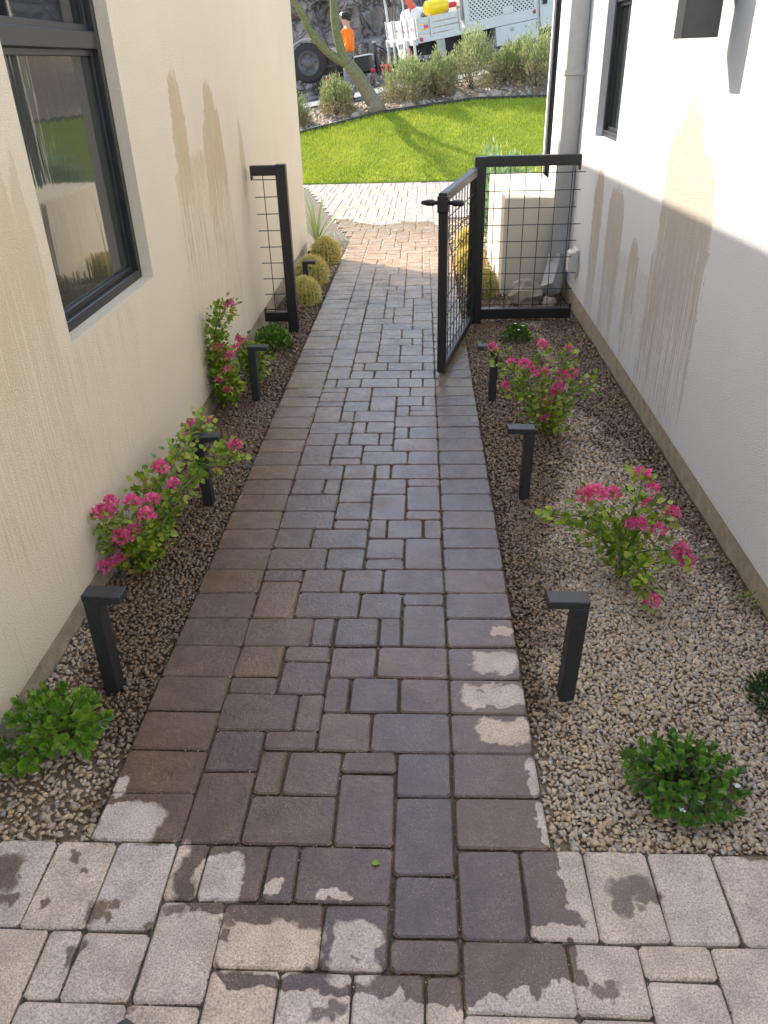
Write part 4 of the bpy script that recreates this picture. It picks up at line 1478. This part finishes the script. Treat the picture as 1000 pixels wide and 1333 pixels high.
# barrel cacti
def barrel(loc, r, label, seed):
    b = empty('barrel_cactus', (loc[0], loc[1], bed_z(loc[0], loc[1]) - .02), (0, 0, seed * .7), label, 'cactus', 'golden barrel cacti')
    ribs, seg, lev = 22, 88, 18
    v, f = [], []
    SP, SD = [], []
    for k in range(lev + 1):
        a = -1.2 + (math.pi / 2 + 1.2) * k / lev
        for i in range(seg):
            th = 2 * math.pi * i / seg
            c = math.cos(th * ribs)
            rr = r * (1 + .055 * c * math.cos(a) ** .5 if math.cos(a) > 0 else 1)
            q = (rr * math.cos(a) * math.cos(th), rr * math.cos(a) * math.sin(th), r * .98 + rr * .95 * math.sin(a) * (.93 if k == lev else 1))
            v.append(q)
    for k in range(lev):
        for i in range(seg):
            j = (i + 1) % seg
            f.append((k * seg + i, k * seg + j, (k + 1) * seg + j, (k + 1) * seg + i))
    link('body', mesh_np('body', v, f, M['cactus'], True), b)
    for i in range(ribs):
        th = 2 * math.pi * i / ribs
        for k in range(16):
            a = -.75 + 2.25 * k / 15
            n0 = np.array([math.cos(a) * math.cos(th), math.cos(a) * math.sin(th), math.sin(a)])
            p0 = n0 * r * 1.055 * np.array([1, 1, .95]) + np.array([0, 0, r * .98])
            for s in range(12):
                SP.append(p0)
                SD.append(n0 * .55 + rng.normal(0, .55, 3))
    n = len(SP)
    vv, ff = leaves(([(0, -.065, 0), (0, .065, 0), (1, 0, 0)], [(0, 1, 2)]), SP, SD, rng.normal(0, 1, (n, 3)), r * rng.uniform(.22, .42, n))
    tag(link('spines', mesh_np('spines', vv, ff, M['spine']), b), kind='stuff')
    return b


barrel((-.975, 6.42), .115, 'nearest golden barrel cactus right behind the left fence post', 1)
barrel((-.995, 7.1), .13, 'middle golden barrel cactus beside the path edge', 2)
barrel((-.965, 8.0), .13, 'farthest golden barrel cactus, below the spiky agave', 3)
barrel((.50, 6.5), .115, 'golden barrel cactus behind the right gate post', 4)
barrel((.45, 7.4), .12, 'golden barrel cactus seen through the wires of the open gate', 5)
barrel((.5, 8.4), .12, 'farthest golden barrel cactus behind the open gate', 6)

# agave at the corner of the cream house: each blade a part
ag = empty('agave', (-1.17, 8.95, gz(8.95)), (0, 0, 0), 'upright spiky pale green agave at the far corner of the cream house', 'agave')
for i in range(22):
    a = 2 * math.pi * i / 22 + rng.uniform(-.2, .2)
    tl = rng.uniform(.12, .75)
    Lf = rng.uniform(.42, .66)
    w = rng.uniform(.013, .019)
    mb = MB()
    pr = []
    for k in range(7):
        s = k / 6
        out = Lf * s * math.sin(tl) * (1 + .25 * s)
        z = Lf * s * math.cos(tl) - .04 * s * s
        ww = w * (1 - s ** 1.6) * (1.0 if s > .05 else .8) + .0008
        c, sn = math.cos(a), math.sin(a)
        for dx, dz in ((-ww, ww * .5), (0, -ww * .35), (ww, ww * .5)):
            pr.append((out * c - dx * sn, out * sn + dx * c, z + dz))
    fc = []
    for k in range(6):
        for j in range(2):
            fc.append((k * 3 + j, k * 3 + j + 1, k * 3 + j + 4, k * 3 + j + 3))
    mb.add(pr, fc)
    mb.build('blade', M['agave'], ag, True)
fine_shrub((-1.0, 9.05, gz(9) - .02), .2, .25, .10, 700, 'low grey ground cover at the foot of the agave', M['grey_leaf'], .022, LEAF_THIN, 'ground cover', name='ground_cover')
fine_shrub((-1.02, 6.1, gz(6.1) - .02), .05, .06, .08, 120, 'small reddish plant between the left fence post and the cacti', M['bract'], .02, LEAF_THIN, 'plant', name='red_plant')
# pale shrubs beyond the right house corner
for x, y, rx, h, lab in ((.95, 9.6, .42, .80, 'pale green feathery shrub seen above the fence rail beside the gate post'), (1.75, 9.9, .45, .85, 'pale green feathery shrub above the fence rail near the right house corner')):
    fine_shrub((x, y, gz(y)), rx, .35, h, 4200, lab, M['pale_green'], .075, LEAF_THIN, 'shrub', 'pale shrubs behind the fence', clump=55, up=.9)

# rock behind the fence
def boulder(name, loc, sx, sy, sz, label, seed, rz=0, mat='boulder'):
    mb = MB()
    n, m = 14, 9
    r = random.Random(seed)
    o3 = Vector((r.uniform(0, 50), r.uniform(0, 50), 0))
    v = []
    for k in range(m + 1):
        a = -math.pi / 2 + math.pi * k / m
        for i in range(n):
            th = 2 * math.pi * i / n
            u = Vector((math.cos(a) * math.cos(th), math.cos(a) * math.sin(th), math.sin(a)))
            q = 1 + .35 * mnoise.noise(u * 1.4 + o3) + .12 * mnoise.noise(u * 4 + o3)
            v.append((u.x * sx * q, u.y * sy * q, u.z * sz * q))
    f = [(k * n + i, k * n + (i + 1) % n, (k + 1) * n + (i + 1) % n, (k + 1) * n + i) for k in range(m) for i in range(n)]
    ob = link(name, mesh_np(name, v, f, M[mat]))
    ob.location = loc
    ob.rotation_euler[2] = rz
    return tag(ob, label, 'rock')


boulder('rock', (.83, 6.28, -.04), .15, .11, .13, 'tan rock lying behind the bottom rail of the wire panel', 3, .3)
boulder('rock', (1.0, 6.18, -.08), .06, .05, .06, 'small dark rock beside the downspout elbow', 8, .3)

# toe of the photographer's shoe at the bottom picture edge
sh = empty('shoe', (-.565, .66, gz(.66)), (0, 0, .1), 'dark rounded shoe toe at the bottom picture edge', 'shoe')
v, f = [], []
prof = [(-.13, .036, .075), (-.06, .043, .072), (0, .046, .062), (.05, .044, .05), (.085, .036, .042), (.108, .022, .034), (.118, .006, .024)]
n = 12
for (y, w, h) in prof:
    for i in range(n + 1):
        a = math.pi * i / n
        v.append((w * math.cos(a), y, .012 + h * math.sin(a) ** .8))
f = [(k * (n + 1) + i, k * (n + 1) + i + 1, (k + 1) * (n + 1) + i + 1, (k + 1) * (n + 1) + i) for k in range(len(prof) - 1) for i in range(n)]
link('upper', mesh_np('upper', v, f, M['shoe'], True), sh)
v = []
for zz in (0, .014):
    for (y, w, h) in prof: v.append((w + .004, y, zz))
    for (y, w, h) in reversed(prof): v.append((-w - .004, y, zz))
m = len(prof) * 2
f = [tuple(range(m - 1, -1, -1)), tuple(range(m, 2 * m))] + [(i, (i + 1) % m, m + (i + 1) % m, m + i) for i in range(m)]
link('sole', mesh_np('sole', v, f, M['rubber']), sh)
# ------------------------------------------------------------------ palo verde tree by the lawn
TB = Vector((-.93, 17.32, .80))
tree = empty('palo_verde_tree', TB, (0, 0, 0), 'green barked palo verde tree forking above the far lawn edge', 'tree')
mb = MB()
tw = MB()
LP, LD = [], []
rt = random.Random(4)


def wp(x, z, y=17.32):
    return Vector((x, y, z)) - TB


def limb(pts, r0, r1, n=9):
    p = smooth_path(pts, 5)
    mb.tube(p, [r0 + (r1 - r0) * i / (len(p) - 1) for i in range(len(p))], n)
    return p


def grow(p, d, ln, r, depth):
    pts = [p]
    dd = d.copy()
    for k in range(4):
        dd = (dd + Vector((rt.uniform(-.3, .3), rt.uniform(-.3, .3), rt.uniform(-.1, .22)))).normalized()
        pts.append(pts[-1] + dd * ln / 4)
    (mb if r > .012 else tw).tube(pts, [r * (1 - .12 * k) for k in range(5)], 6 if r > .012 else 4)
    if depth == 0:
        for q in range(26):
            s = rt.random()
            i = min(3, int(s * 4))
            LP.append(pts[i].lerp(pts[i + 1], s * 4 - i) + Vector((rt.gauss(0, .07), rt.gauss(0, .07), rt.gauss(0, .07))))
            LD.append((rt.gauss(0, 1), rt.gauss(0, 1), rt.gauss(.2, .7)))
        return
    for k in range(3 if depth > 1 else 4):
        nd = (dd + Vector((rt.uniform(-.9, .9), rt.uniform(-.9, .9), rt.uniform(-.3, .5)))).normalized()
        q = pts[-1] if k == 0 else pts[2 + k % 2]
        grow(q, nd, ln * rt.uniform(.6, .8), r * .6, depth - 1)


trunk = limb([wp(-.92, .78), wp(-.93, .87), wp(-1.09, 1.138), wp(-1.246, 1.38), wp(-1.43, 1.60)], .155, .118, 12)
mb.tube([wp(-.88, .70), wp(-.92, .88), wp(-.98, 1.0)], [.21, .165, .13], 12)
r_ = limb([wp(-1.40, 1.56), wp(-1.516, 1.711), wp(-1.591, 1.967), wp(-1.647, 2.281), wp(-1.654, 2.646), wp(-1.60, 3.1, 17.2)], .105, .062)
l_ = limb([wp(-1.38, 1.55), wp(-1.765, 1.781, 17.28), wp(-2.003, 2.016, 17.25), wp(-2.164, 2.233, 17.22), wp(-2.251, 2.445, 17.2), wp(-2.422, 2.668, 17.2), wp(-2.75, 2.95, 17.2)], .085, .05)
for src in (r_, l_):
    e = src[-1]
    base_d = (src[-1] - src[-4]).normalized()
    for k in range(4):
        d = (base_d + Vector((rt.uniform(-.9, .9), rt.uniform(-.8, .8), rt.uniform(.1, .6)))).normalized()
        grow(e if k < 2 else src[-3], d, rt.uniform(1.0, 1.4), .052, 3)
mb.build('trunk', M['bark'], tree, True)
tw.build('twigs', M['bark'], tree)
n = len(LP)
v, f = leaves(LEAF_THIN, [tuple(p) for p in LP], LD, rng.normal(0, 1, (n, 3)), rng.uniform(.03, .06, n))
link('crown', mesh_np('crown', v, f, M['paloleaf']), tree)

# ------------------------------------------------------------------ desert shrubs on the bank
SHRUBS = [(-2.55, 17.1, .42, .62, 'a', 'yellow green desert shrub at the far left below the trailer wheel'),
          (-1.72, 17.55, .46, .60, 't', 'dry tan topped desert shrub left of the tree trunk'),
          (-.36, 17.75, .58, .82, 't', 'straggly desert shrub right of the tree trunk with bare stems below'),
          (.36, 18.0, .42, .78, 'a', 'green desert shrub in front of the truck tail steps'),
          (1.0, 18.15, .66, .95, 't', 'broad desert shrub in front of the truck wheel'),
          (1.72, 18.3, .38, .52, 'a', 'small green desert shrub between the two broad ones'),
          (2.35, 18.1, .62, .98, 't', 'tall desert shrub next to the right house corner'),
          (2.0, 18.6, .45, .55, 'a', 'green desert shrub behind the tall right hand one'),
          (.05, 18.2, .3, .42, 't', 'small brown desert shrub at the street edge')]
for (x, y, r, h, kind, lab) in SHRUBS:
    z = bank_z(x, y)
    fine_shrub((x, y, z), r * .86, r * .72, h, 5600, lab, M['desert_green'], .062, LEAF_THIN, 'shrub', 'desert shrubs on the bank', clump=60, up=.7, name='desert_shrub',
               mat2=M['desert_tan'])
fine_shrub((2.72, 17.75, bank_z(2.72, 17.75)), .2, .2, .42, 500, 'silvery grey shrub at the right house corner', M['grey_leaf'], .07, LEAF_ROUND, 'shrub', clump=20, name='silver_shrub')
for i, (x, y, sx, sz, lab) in enumerate(((-.28, 17.45, .16, .13, 'dark rounded boulder below the straggly shrub'), (.75, 17.8, .14, .10, 'grey boulder above the curved edging'), (1.45, 17.75, .17, .13, 'pale boulder between the broad and tall desert shrubs'),
                                         (1.2, 17.66, .12, .09, 'small grey boulder close to the edging'), (-1.3, 17.2, .11, .08, 'small boulder left of the tree base'))):
    boulder('boulder', (x, y, bank_z(x, y) + .02), sx, sx * .8, sz, lab, 20 + i, i)

# ------------------------------------------------------------------ trailer
GR = math.atan(.14)
tr = empty('trailer', (-2.3, 19.4, street_z(-2.3)), (0, -GR, 0), 'black flat trailer with a mounted wheel, parked behind the tree', 'trailer')


def wheel(parent, x, y, z, r, w, rimmat):
    Rm = Matrix.Translation((x, y, z)) @ Matrix.Rotation(math.pi / 2, 4, 'X')
    k = r * .6
    ty = MB().lathe([(k, -w / 2), (r * .86, -w / 2), (r * .97, -w * .42), (r, -w * .25), (r, w * .25), (r * .97, w * .42), (r * .86, w / 2), (k, w / 2)], 32, Rm, True).build('tyre', M['rubber'], parent, True)
    rm = MB()
    rm.lathe([(k, w * .5), (k * .95, w * .53), (k * .85, w * .36), (k * .55, w * .30), (k * .40, w * .42), (k * .2, w * .46), (0.001, w * .46)], 24, Rm, True)
    for i in range(6):
        a = i * math.pi / 3
        rm.lathe([(k * .085, w * .28), (k * .085, w * .40), (0.001, w * .42)], 8, Matrix.Translation((x, y, z)) @ Matrix.Rotation(math.pi / 2, 4, 'X') @ Matrix.Translation((k * .62 * math.cos(a), k * .62 * math.sin(a), 0)))
    rm.build('rim', M[rimmat], ty, True)
    return ty


# local: x along the trailer (towards the truck is +x), y away from the camera, z above the road
MB().box(-5.2, .55, .10, 2.1, .58, .74, .01).build('deck', M['trailer'], tr)
MB().box(-5.2, .62, .02, .10, .98, 1.06, .006).build('side_rail', M['railgrey'], tr)
MB().box(-5.2, .62, 2.1, 2.18, .98, 1.06, .006).build('side_rail', M['railgrey'], tr)
MB().box(.56, .63, .10, 2.1, .98, 1.06, .006).build('front_rail', M['railgrey'], tr)
MB().box(-5.2, .55, .035, .085, .74, .98, .003).build('side_board', M['trailer'], tr)
for x in (-4.2, -2.8, -1.4, -.5, .5):
    MB().box(x, x + .06, .00, .034, .6, .979, .003).build('upright', M['trailer'], tr)
wheel(tr, -.02, -.11, .86, .385, .22, 'rim')
# bright arched fender lip over the wheel
mb = MB()
pts = [(-.02 + .44 * math.cos(a), -.22, .86 + .44 * math.sin(a)) for a in np.linspace(.9, 3.2, 14)]
pv = []
for (x, y, z) in pts:
    pv += [(x, y, z), (x, .0, z), (x + (-.02 - x) * -.05, .0, z + (.86 - z) * -.05), (x + (-.02 - x) * -.05, y, z + (.86 - z) * -.05)]
fc = []
for i in range(len(pts) - 1):
    for j in range(4):
        fc.append((i * 4 + j, i * 4 + (j + 1) % 4, i * 4 + 4 + (j + 1) % 4, i * 4 + 4 + j))
mb.add(pv, fc).build('fender', M['railgrey'], tr)
for x in (-3.2, -2.3):
    wheel(tr, x, -.02, .36, .36, .22, 'rim')
wheel(tr, -2.3, 2.2, .36, .36, .22, 'rim')
wheel(tr, -3.2, 2.2, .36, .36, .22, 'rim')
MB().box(.64, 1.28, .15, 1.4, .50, .80, .015).build('tool_box', M['trailer'], tr)
MB().box(.62, 1.30, .13, 1.42, .803, .83, .006).build('tool_box_lid', M['tankwhite'], tr)
mb = MB()
mb.tube([(.5, .3, .52), (2.1, 1.15, .50)], .055, 6)
mb.tube([(.5, 2.0, .52), (2.1, 1.25, .50)], .055, 6)
mb.tube([(1.9, 1.2, .5), (2.9, 1.2, .5)], .05, 8)
mb.build('tongue', M['trailer'], tr)
jk = MB().tube([(1.40, .62, .42), (1.40, .62, 1.02)], .045, 10).build('jack', M['trailer'], tr)
MB().tube([(1.40, .62, .98), (1.58, .60, .88), (1.66, .58, .78)], .018, 6).build('jack_crank', M['trailer'], jk)
MB().box(1.36, 1.44, .57, .67, 1.02, 1.05, .005).build('jack_cap', M['railgrey'], jk)
for x, z in ((1.32, .50), (.30, .48)):
    MB().lathe([(.0, -.012), (.05, -.012), (.055, 0), (.04, .015), (0.001, .018)], 14, Matrix.Translation((x, .0, z)) @ Matrix.Rotation(math.pi / 2, 4, 'X')).build('marker_lamp', M['red'], tr, True)
MB().box(1.45, 1.72, .55, .75, .42, .58, .04).build('red_fuel_box', M['red'], tr)

# ------------------------------------------------------------------ utility truck
TY, TP = math.radians(22), math.asin(.150)
tk = bpy.data.objects.new('utility_truck', None)
COL.objects.link(tk)
tk.matrix_world = Matrix.Translation((-.078, 23.0, 1.993)) @ Matrix.Rotation(TY, 4, 'Z') @ Matrix.Rotation(-TP, 4, 'Y')
tag(tk, 'white utility truck with stake bed and lattice side box on the sloping street', 'truck')
W = 2.3
DROP = -.56
MB().box(0.002, 1.35, 0, W, 0, .145, .01).build('bed', M['truckwhite'], tk)
# rear steps and bumper
mb = MB()
mb.box(-.05, 0, .02, W - .02, -.03, .14, .01)
bp = mb.build('bumper', M['truckwhite'], tk)
for y0 in (.05, .55, 1.55, 2.05):
    MB().tube([(-.09, y0, .1), (-.10, y0, -.25), (-.13, y0 + .02, -.52)], .035, 6).build('step_leg', M['truckwhite'], bp)
for y0, y1 in ((.05, .55), (1.55, 2.07)):
    MB().box(-.20, -.06, y0, y1, -.56, -.52, .01).build('step', M['truckwhite'], bp)
mb = MB()
mb.add([(-.07, .75, .10), (-.07, 1.45, .10), (-.07, 1.32, -.34), (-.07, .88, -.34), (-.04, .75, .10), (-.04, 1.45, .10), (-.04, 1.32, -.34), (-.04, .88, -.34)], [(0, 1, 2, 3), (7, 6, 5, 4), (0, 4, 5, 1), (1, 5, 6, 2), (2, 6, 7, 3), (3, 7, 4, 0)])
hp = mb.build('hitch_plate', M['truckwhite'], bp)
for y in (.95, 1.07, 1.19):
    MB().box(-.078, -.071, y, y + .045, -.09, .03, .002).build('slot', M['dark'], hp)
MB().box(-.03, -.012, .58, .74, -.36, -.08, .004).build('lamp_housing', M['pinkred'], bp)
# stake sides: planks and posts
SK = [(.16, .27), (.285, .39), (.405, .54)]
st = MB().box(.01, .045, -.012, .028, .145, .56, .004).build('stake_post', M['alu'], tk)
for x in (.36, 1.17):
    MB().box(x, x + .05, -.03, -.003, .10, .58, .004).build('stake_post', M['alu'], tk)
for (a, b) in SK:
    MB().box(.05, 1.22, 0, .025, a, b, .006).build('side_plank', M['alu'], tk)
    MB().box(.05, 1.22, W - .025, W, a, b, .006).build('side_plank', M['alu'], tk)
    MB().box(.012, .04, .03, W - .03, a, b, .006).build('tail_plank', M['tankwhite'], tk)
for y in (.10, .62, 1.0, 1.55, 1.72, 2.2):
    MB().box(-.012, .010, y, y + .075, .148, .57, .004).build('tail_post', M['alu'], tk)
MB().tube([(.06, 2.2, .5), (.06, 2.2, 1.6)], .035, 6).build('rack_post', M['truckwhite'], tk)
MB().tube([(.06, .9, .5), (.06, .9, 1.5)], .022, 6).build('rack_post', M['truckwhite'], tk)
MB().tube([(.75, .5, .4), (.75, .5, 1.5)], .022, 6).build('rack_post', M['truckwhite'], tk)
MB().tube([(1.30, .06, .3), (1.30, .06, 1.6)], .035, 6).build('rack_post', M['rimgrey'], tk)
# lattice box
BX0, BX1, BZ0, BZ1 = 1.34, 3.42, .0, 1.35
bxo = MB().box(BX0 + .02, BX1, .045, W - .02, .01, BZ1 - .01, .01).build('box_body', M['dark'], tk)
mb = MB()
mb.box(BX0, BX1, -.005, .03, 0, .24, .006)
mb.box(BX0, BX0 + .13, -.005, .03, .2405, BZ1, .006)
mb.box(BX1 - .10, BX1, -.005, .03, .2405, BZ1, .006)
mb.box(BX0 + .1305, BX1 - .1005, -.005, .03, .86, BZ1, .006)
mb.build('side_frame', M['truckwhite'], tk)
MB().box(BX0 - .002, BX0 + .02, .03, W - .02, .0, BZ1, .006).build('rear_panel', M['truckwhite'], tk)
MB().box(BX0, BX1, 0.03, W, BZ1, BZ1 + .03, .006).build('box_roof', M['truckwhite'], tk)
mb = MB()
xa, xb, za, zb2 = BX0 + .13, BX1 - .10, .24, .86
for s in (1, -1):
    for i in range(-9, 30):
        c = xa + i * .115
        # bar through (c, za) leaning by s
        x0_, z0_, x1_, z1_ = c, za, c + s * (zb2 - za) * 1.15, zb2
        t0, t1 = 0.0, 1.0
        dx = x1_ - x0_
        for lim, sg in ((xa, 1), (xb, -1)):
            qa, qb = (x0_ - lim) * sg, (x1_ - lim) * sg
            if qa < 0 and qb < 0: t0, t1 = 1, 0; break
            if qa < 0: t0 = max(t0, qa / (qa - qb))
            if qb < 0: t1 = min(t1, qa / (qa - qb))
        if t1 - t0 < .04: continue
        A = Vector((x0_ + dx * t0, .006 + .004 * s, z0_ + (z1_ - z0_) * t0))
        B = Vector((x0_ + dx * t1, .006 + .004 * s, z0_ + (z1_ - z0_) * t1))
        d = (B - A).normalized()
        nrm = Vector((-d.z, 0, d.x)) * .019
        y2 = Vector((0, .003, 0))
        mb.add([A + nrm - y2, B + nrm - y2, B - nrm - y2, A - nrm - y2, A + nrm + y2, B + nrm + y2, B - nrm + y2, A - nrm + y2], [(0, 1, 2, 3), (7, 6, 5, 4), (0, 4, 5, 1), (2, 6, 7, 3)])
mb.build('lattice', M['truckwhite'], tk)
MB().box(2.42, 2.72, -.012, .0, .24, .40, .004).build('lattice_plate', M['truckwhite'], tk)
# under body, wheel, tool box, cab
MB().box(.3, 4.4, .35, W - .35, -.30, -.02, .01).build('chassis', M['dark'], tk)
MB().box(.52, .74, .02, .06, -.45, -.005, .006).build('mud_flap', M['rimgrey'], tk)
MB().box(.75, 2.35, .30, .34, -.25, -.005, .004).build('wheel_house', M['dark'], tk)
for x in (1.62, 5.1):
    for y in (.06, W - .28):
        wheel(tk, x, y + .1, -.22, .37, .24, 'rimgrey')
tb = MB().box(2.18, 3.42, -.004, .5, -.44, -.008, .012).build('tool_locker', M['truckwhite'], tk)
MB().box(2.60, 2.70, -.014, -.005, -.16, -.08, .01).build('locker_latch', M['rimgrey'], tb)
cb = MB()
cb.add([(3.46, .05, -.25), (5.5, .05, -.25), (5.5, .05, .35), (4.7, .05, .42), (4.35, .12, 1.1), (3.46, .12, 1.15), (3.46, W - .05, -.25), (5.5, W - .05, -.25), (5.5, W - .05, .35), (4.7, W - .05, .42), (4.35, W - .12, 1.1), (3.46, W - .12, 1.15)],
       [(0, 1, 2, 3, 4, 5), (11, 10, 9, 8, 7, 6), (0, 6, 7, 1), (1, 7, 8, 2), (2, 8, 9, 3), (3, 9, 10, 4), (4, 10, 11, 5), (5, 11, 6, 0)])
cab = cb.build('cab', M['truckwhite'], tk)
MB().box(3.50, 3.512, .036, .05, -.2, 1.0, .002).build('door_gap', M['dark'], cab)
MB().box(3.62, 3.74, .02, .05, .28, .52, .02).build('door_handle', M['dark'], cab)
MB().add([(3.62, .07, .55), (4.4, .07, .55), (4.2, .10, 1.0), (3.62, .10, 1.0)], [(0, 1, 2, 3)]).build('side_window', M['glass'], cab)
# round reflectors
for x, z in ((.09, .075), (3.33, .165)):
    MB().lathe([(0.001, -.006), (.042, -.006), (.048, 0), (.03, .012), (0.001, .016)], 16, Matrix.Translation((x, -.012, z)) @ Matrix.Rotation(math.pi / 2, 4, 'X')).build('reflector', M['red'], tk, True)
MB().box(.20, .32, -.008, -.001, .30, .37, .004).build('reflector_tape', M['pinkred'], tk)
for y in (.25, .95, 1.35):
    MB().box(-.018, -.013, y, y + .10, .30, .36, .002).build('reflector_tape', M['pinkred'], tk)


# load in the bed: separate things placed with the truck's own slope
def on_truck(name, mb_, mat, label, cat, smooth=False):
    ob = mb_.build(name, mat, None, smooth)
    ob.matrix_world = tk.matrix_world.copy()
    return tag(ob, label, cat)


on_truck('yellow_tank', MB().lathe([(0.001, -.30), (.16, -.30), (.20, -.26), (.20, .20), (.17, .28), (.06, .30), (0.001, .30)], 20, Matrix.Translation((.78, .45, .70)) @ Matrix.Rotation(math.pi / 2, 4, 'Y') @ Matrix.Scale(.85, 4, (1, 0, 0))), M['yellow'],
         'round yellow plastic tank on top of the truck bed load', 'tank', True)
on_truck('yellow_crate', MB().box(.3, 1.0, .3, .8, .17, .42, .02), M['yellow'], 'yellow box seen between the bed side planks', 'box')
on_truck('white_tank', MB().lathe([(0.001, .15), (.33, .15), (.36, .22), (.36, .66), (.30, .74), (.1, .78), (0.001, .78)], 20, Matrix.Translation((.45, 1.2, 0))), M['tankwhite'], 'white water tank behind the tail gate planks', 'tank', True)
mb = MB()
for i in range(5):
    y = .95 + .03 * i
    mb.tube(smooth_path([(.2 + .05 * i, y, 1.5), (.18 + .04 * i, y + .05, 1.05), (.26 + .05 * i, y, .75), (.2 + .07 * i, y + .02, .5)], 5), .026, 6)
on_truck('red_hose', mb, M['orange_hose'], 'red orange hoses hanging over the truck tail', 'hose', True)
mb = MB()
for i in range(3):
    mb.tube(smooth_path([(.05, 1.98 + .04 * i, 1.5), (.05, 1.95 + .05 * i, 1.2), (.08, 1.9 + .05 * i, .9)], 5), .045, 6)
on_truck('black_hose', mb, M['dark'], 'dark hose hanging from the rack at the truck tail', 'hose', True)
on_truck('red_can', MB().box(1.0, 1.3, .3, .55, .62, .74, .03), M['red'], 'red can beside the yellow tank', 'can')
on_truck('blue_tarp', MB().box(.5, 1.25, .7, 1.6, .5, .66, .06), simple('blue_tarp', (.12, .2, .28), .6), 'blue grey tarp over the truck load', 'tarp')

# ------------------------------------------------------------------ person by the trailer
PX, PY = -1.56, 18.85
PZ = street_z(PX) - .02
person = empty('person', (PX, PY, PZ), (0, 0, 0), 'person in orange long sleeved shirt and dark cap, seen in profile beside the trailer', 'person')


def skin_mesh(name, verts, edges, radii, mat, parent, root=0, sub=2):
    me = bpy.data.meshes.new(name)
    me.from_pydata(verts, edges, [])
    ob = link(name, me, parent)
    md = ob.modifiers.new('skin', 'SKIN')
    if not me.skin_vertices:
        return ob
    sv = me.skin_vertices[0].data
    for i, r in enumerate(radii):
        sv[i].radius = r if isinstance(r, tuple) else (r, r)
        sv[i].use_root = (i == root)
    md.use_smooth_shade = True
    s2 = ob.modifiers.new('subdivision', 'SUBSURF')
    s2.levels = s2.render_levels = sub
    me.materials.append(mat)
    return ob


H = 2.52 - PZ
K = H / 1.74
# facing -x; y is the body's side axis
B = [(0, 0, .93), (.0, 0, 1.10), (.01, 0, 1.28), (.02, 0, 1.42), (.015, 0, 1.49), (-.005, 0, 1.555), (-.01, 0, 1.645),
     (.02, -.17, 1.40), (.07, -.21, 1.15), (-.08, -.21, .98), (-.16, -.20, .95), (.02, .17, 1.40), (.06, .21, 1.14), (.0, .20, .92), (-.03, .195, .83),
     (.0, -.09, .88), (-.02, -.10, .50), (.02, -.10, .10), (.0, .09, .88), (.02, .10, .50), (.06, .10, .10), (-.14, -.10, .04), (-.10, .10, .04)]
B = [(a * K, b * K, c * K) for a, b, c in B]
E_ = [(0, 1), (1, 2), (2, 3), (3, 4), (4, 5), (5, 6), (3, 7), (7, 8), (8, 9), (9, 10), (3, 11), (11, 12), (12, 13), (13, 14), (0, 15), (15, 16), (16, 17), (17, 21), (0, 18), (18, 19), (19, 20), (20, 22)]
R_ = [(.12, .15), (.115, .14), (.125, .16), (.10, .13), .06, .10, .108, .062, .048, .038, .035, .062, .048, .038, .035, .085, .062, .045, .085, .062, .045, .04, .04]
skin_mesh('body', B, E_, [tuple(x * .95 for x in r) if isinstance(r, tuple) else r * .95 for r in R_], M['skin'], person)
SB = [B[0], B[1], B[2], B[3], B[7], B[8], B[9], B[11], B[12], B[13]]
skin_mesh('shirt', SB, [(0, 1), (1, 2), (2, 3), (3, 4), (4, 5), (5, 6), (3, 7), (7, 8), (8, 9)], [(.17, .19), (.165, .19), (.17, .20), (.125, .16), .095, .085, .065, .095, .085, .065], M['orange'], person)
LB = [B[0], B[15], B[16], B[17], B[18], B[19], B[20]]
skin_mesh('trousers', LB, [(0, 1), (1, 2), (2, 3), (0, 4), (4, 5), (5, 6)], [(.13, .16), .105, .085, .07, .105, .085, .07], M['pants'], person)
for s in (0, 1):
    q = Vector(B[17 if s == 0 else 20])
    MB().box(q.x - .2, q.x + .07, q.y - .05, q.y + .05, 0.0, .10, .025).build('boot', M['boot'], person)
hd = Vector(B[6])
face = MB()
face.add([(hd.x - .085, hd.y - .012, hd.z + .01), (hd.x - .085, hd.y + .012, hd.z + .01), (hd.x - .118, hd.y, hd.z - .035), (hd.x - .085, hd.y - .016, hd.z - .045), (hd.x - .085, hd.y + .016, hd.z - .045)], [(0, 1, 2), (0, 2, 3), (1, 4, 2), (2, 4, 3)])
face.build('nose', M['skin'], person)
MB().lathe([(.09, -.06), (.095, -.01), (.092, .03)], 14, Matrix.Translation((hd.x + .022, hd.y, hd.z - .0)) @ Matrix.Scale(.92, 4, (0, 1, 0))).build('hair', M['hair'], person, True)
cp = MB().lathe([(.110, -.01), (.112, .02), (.105, .05), (.08, .075), (.03, .088), (0.001, .09)], 18, Matrix.Translation((hd.x, hd.y, hd.z + .02))).build('cap', M['capblack'], person, True)
pk = MB()
pk.add([(hd.x - .08, hd.y - .085, hd.z + .045), (hd.x - .17, hd.y - .06, hd.z + .025), (hd.x - .19, hd.y, hd.z + .02), (hd.x - .17, hd.y + .06, hd.z + .025), (hd.x - .08, hd.y + .085, hd.z + .045)], [(0, 1, 2, 3, 4)])
pk.build('cap_peak', M['capblack'], cp)
fr = MB()
pv = []
for a in np.linspace(2.2, 4.1, 7):
    for (r, z) in ((.117, .0), (.112, .045), (.088, .074)):
        pv.append((hd.x + r * math.cos(a), hd.y + r * math.sin(a), hd.z + .02 + z))
fr.add(pv, [(i * 3 + j, i * 3 + j + 1, i * 3 + j + 4, i * 3 + j + 3) for i in range(6) for j in range(2)])
fr.build('cap_front', M['capwhite'], cp, True)
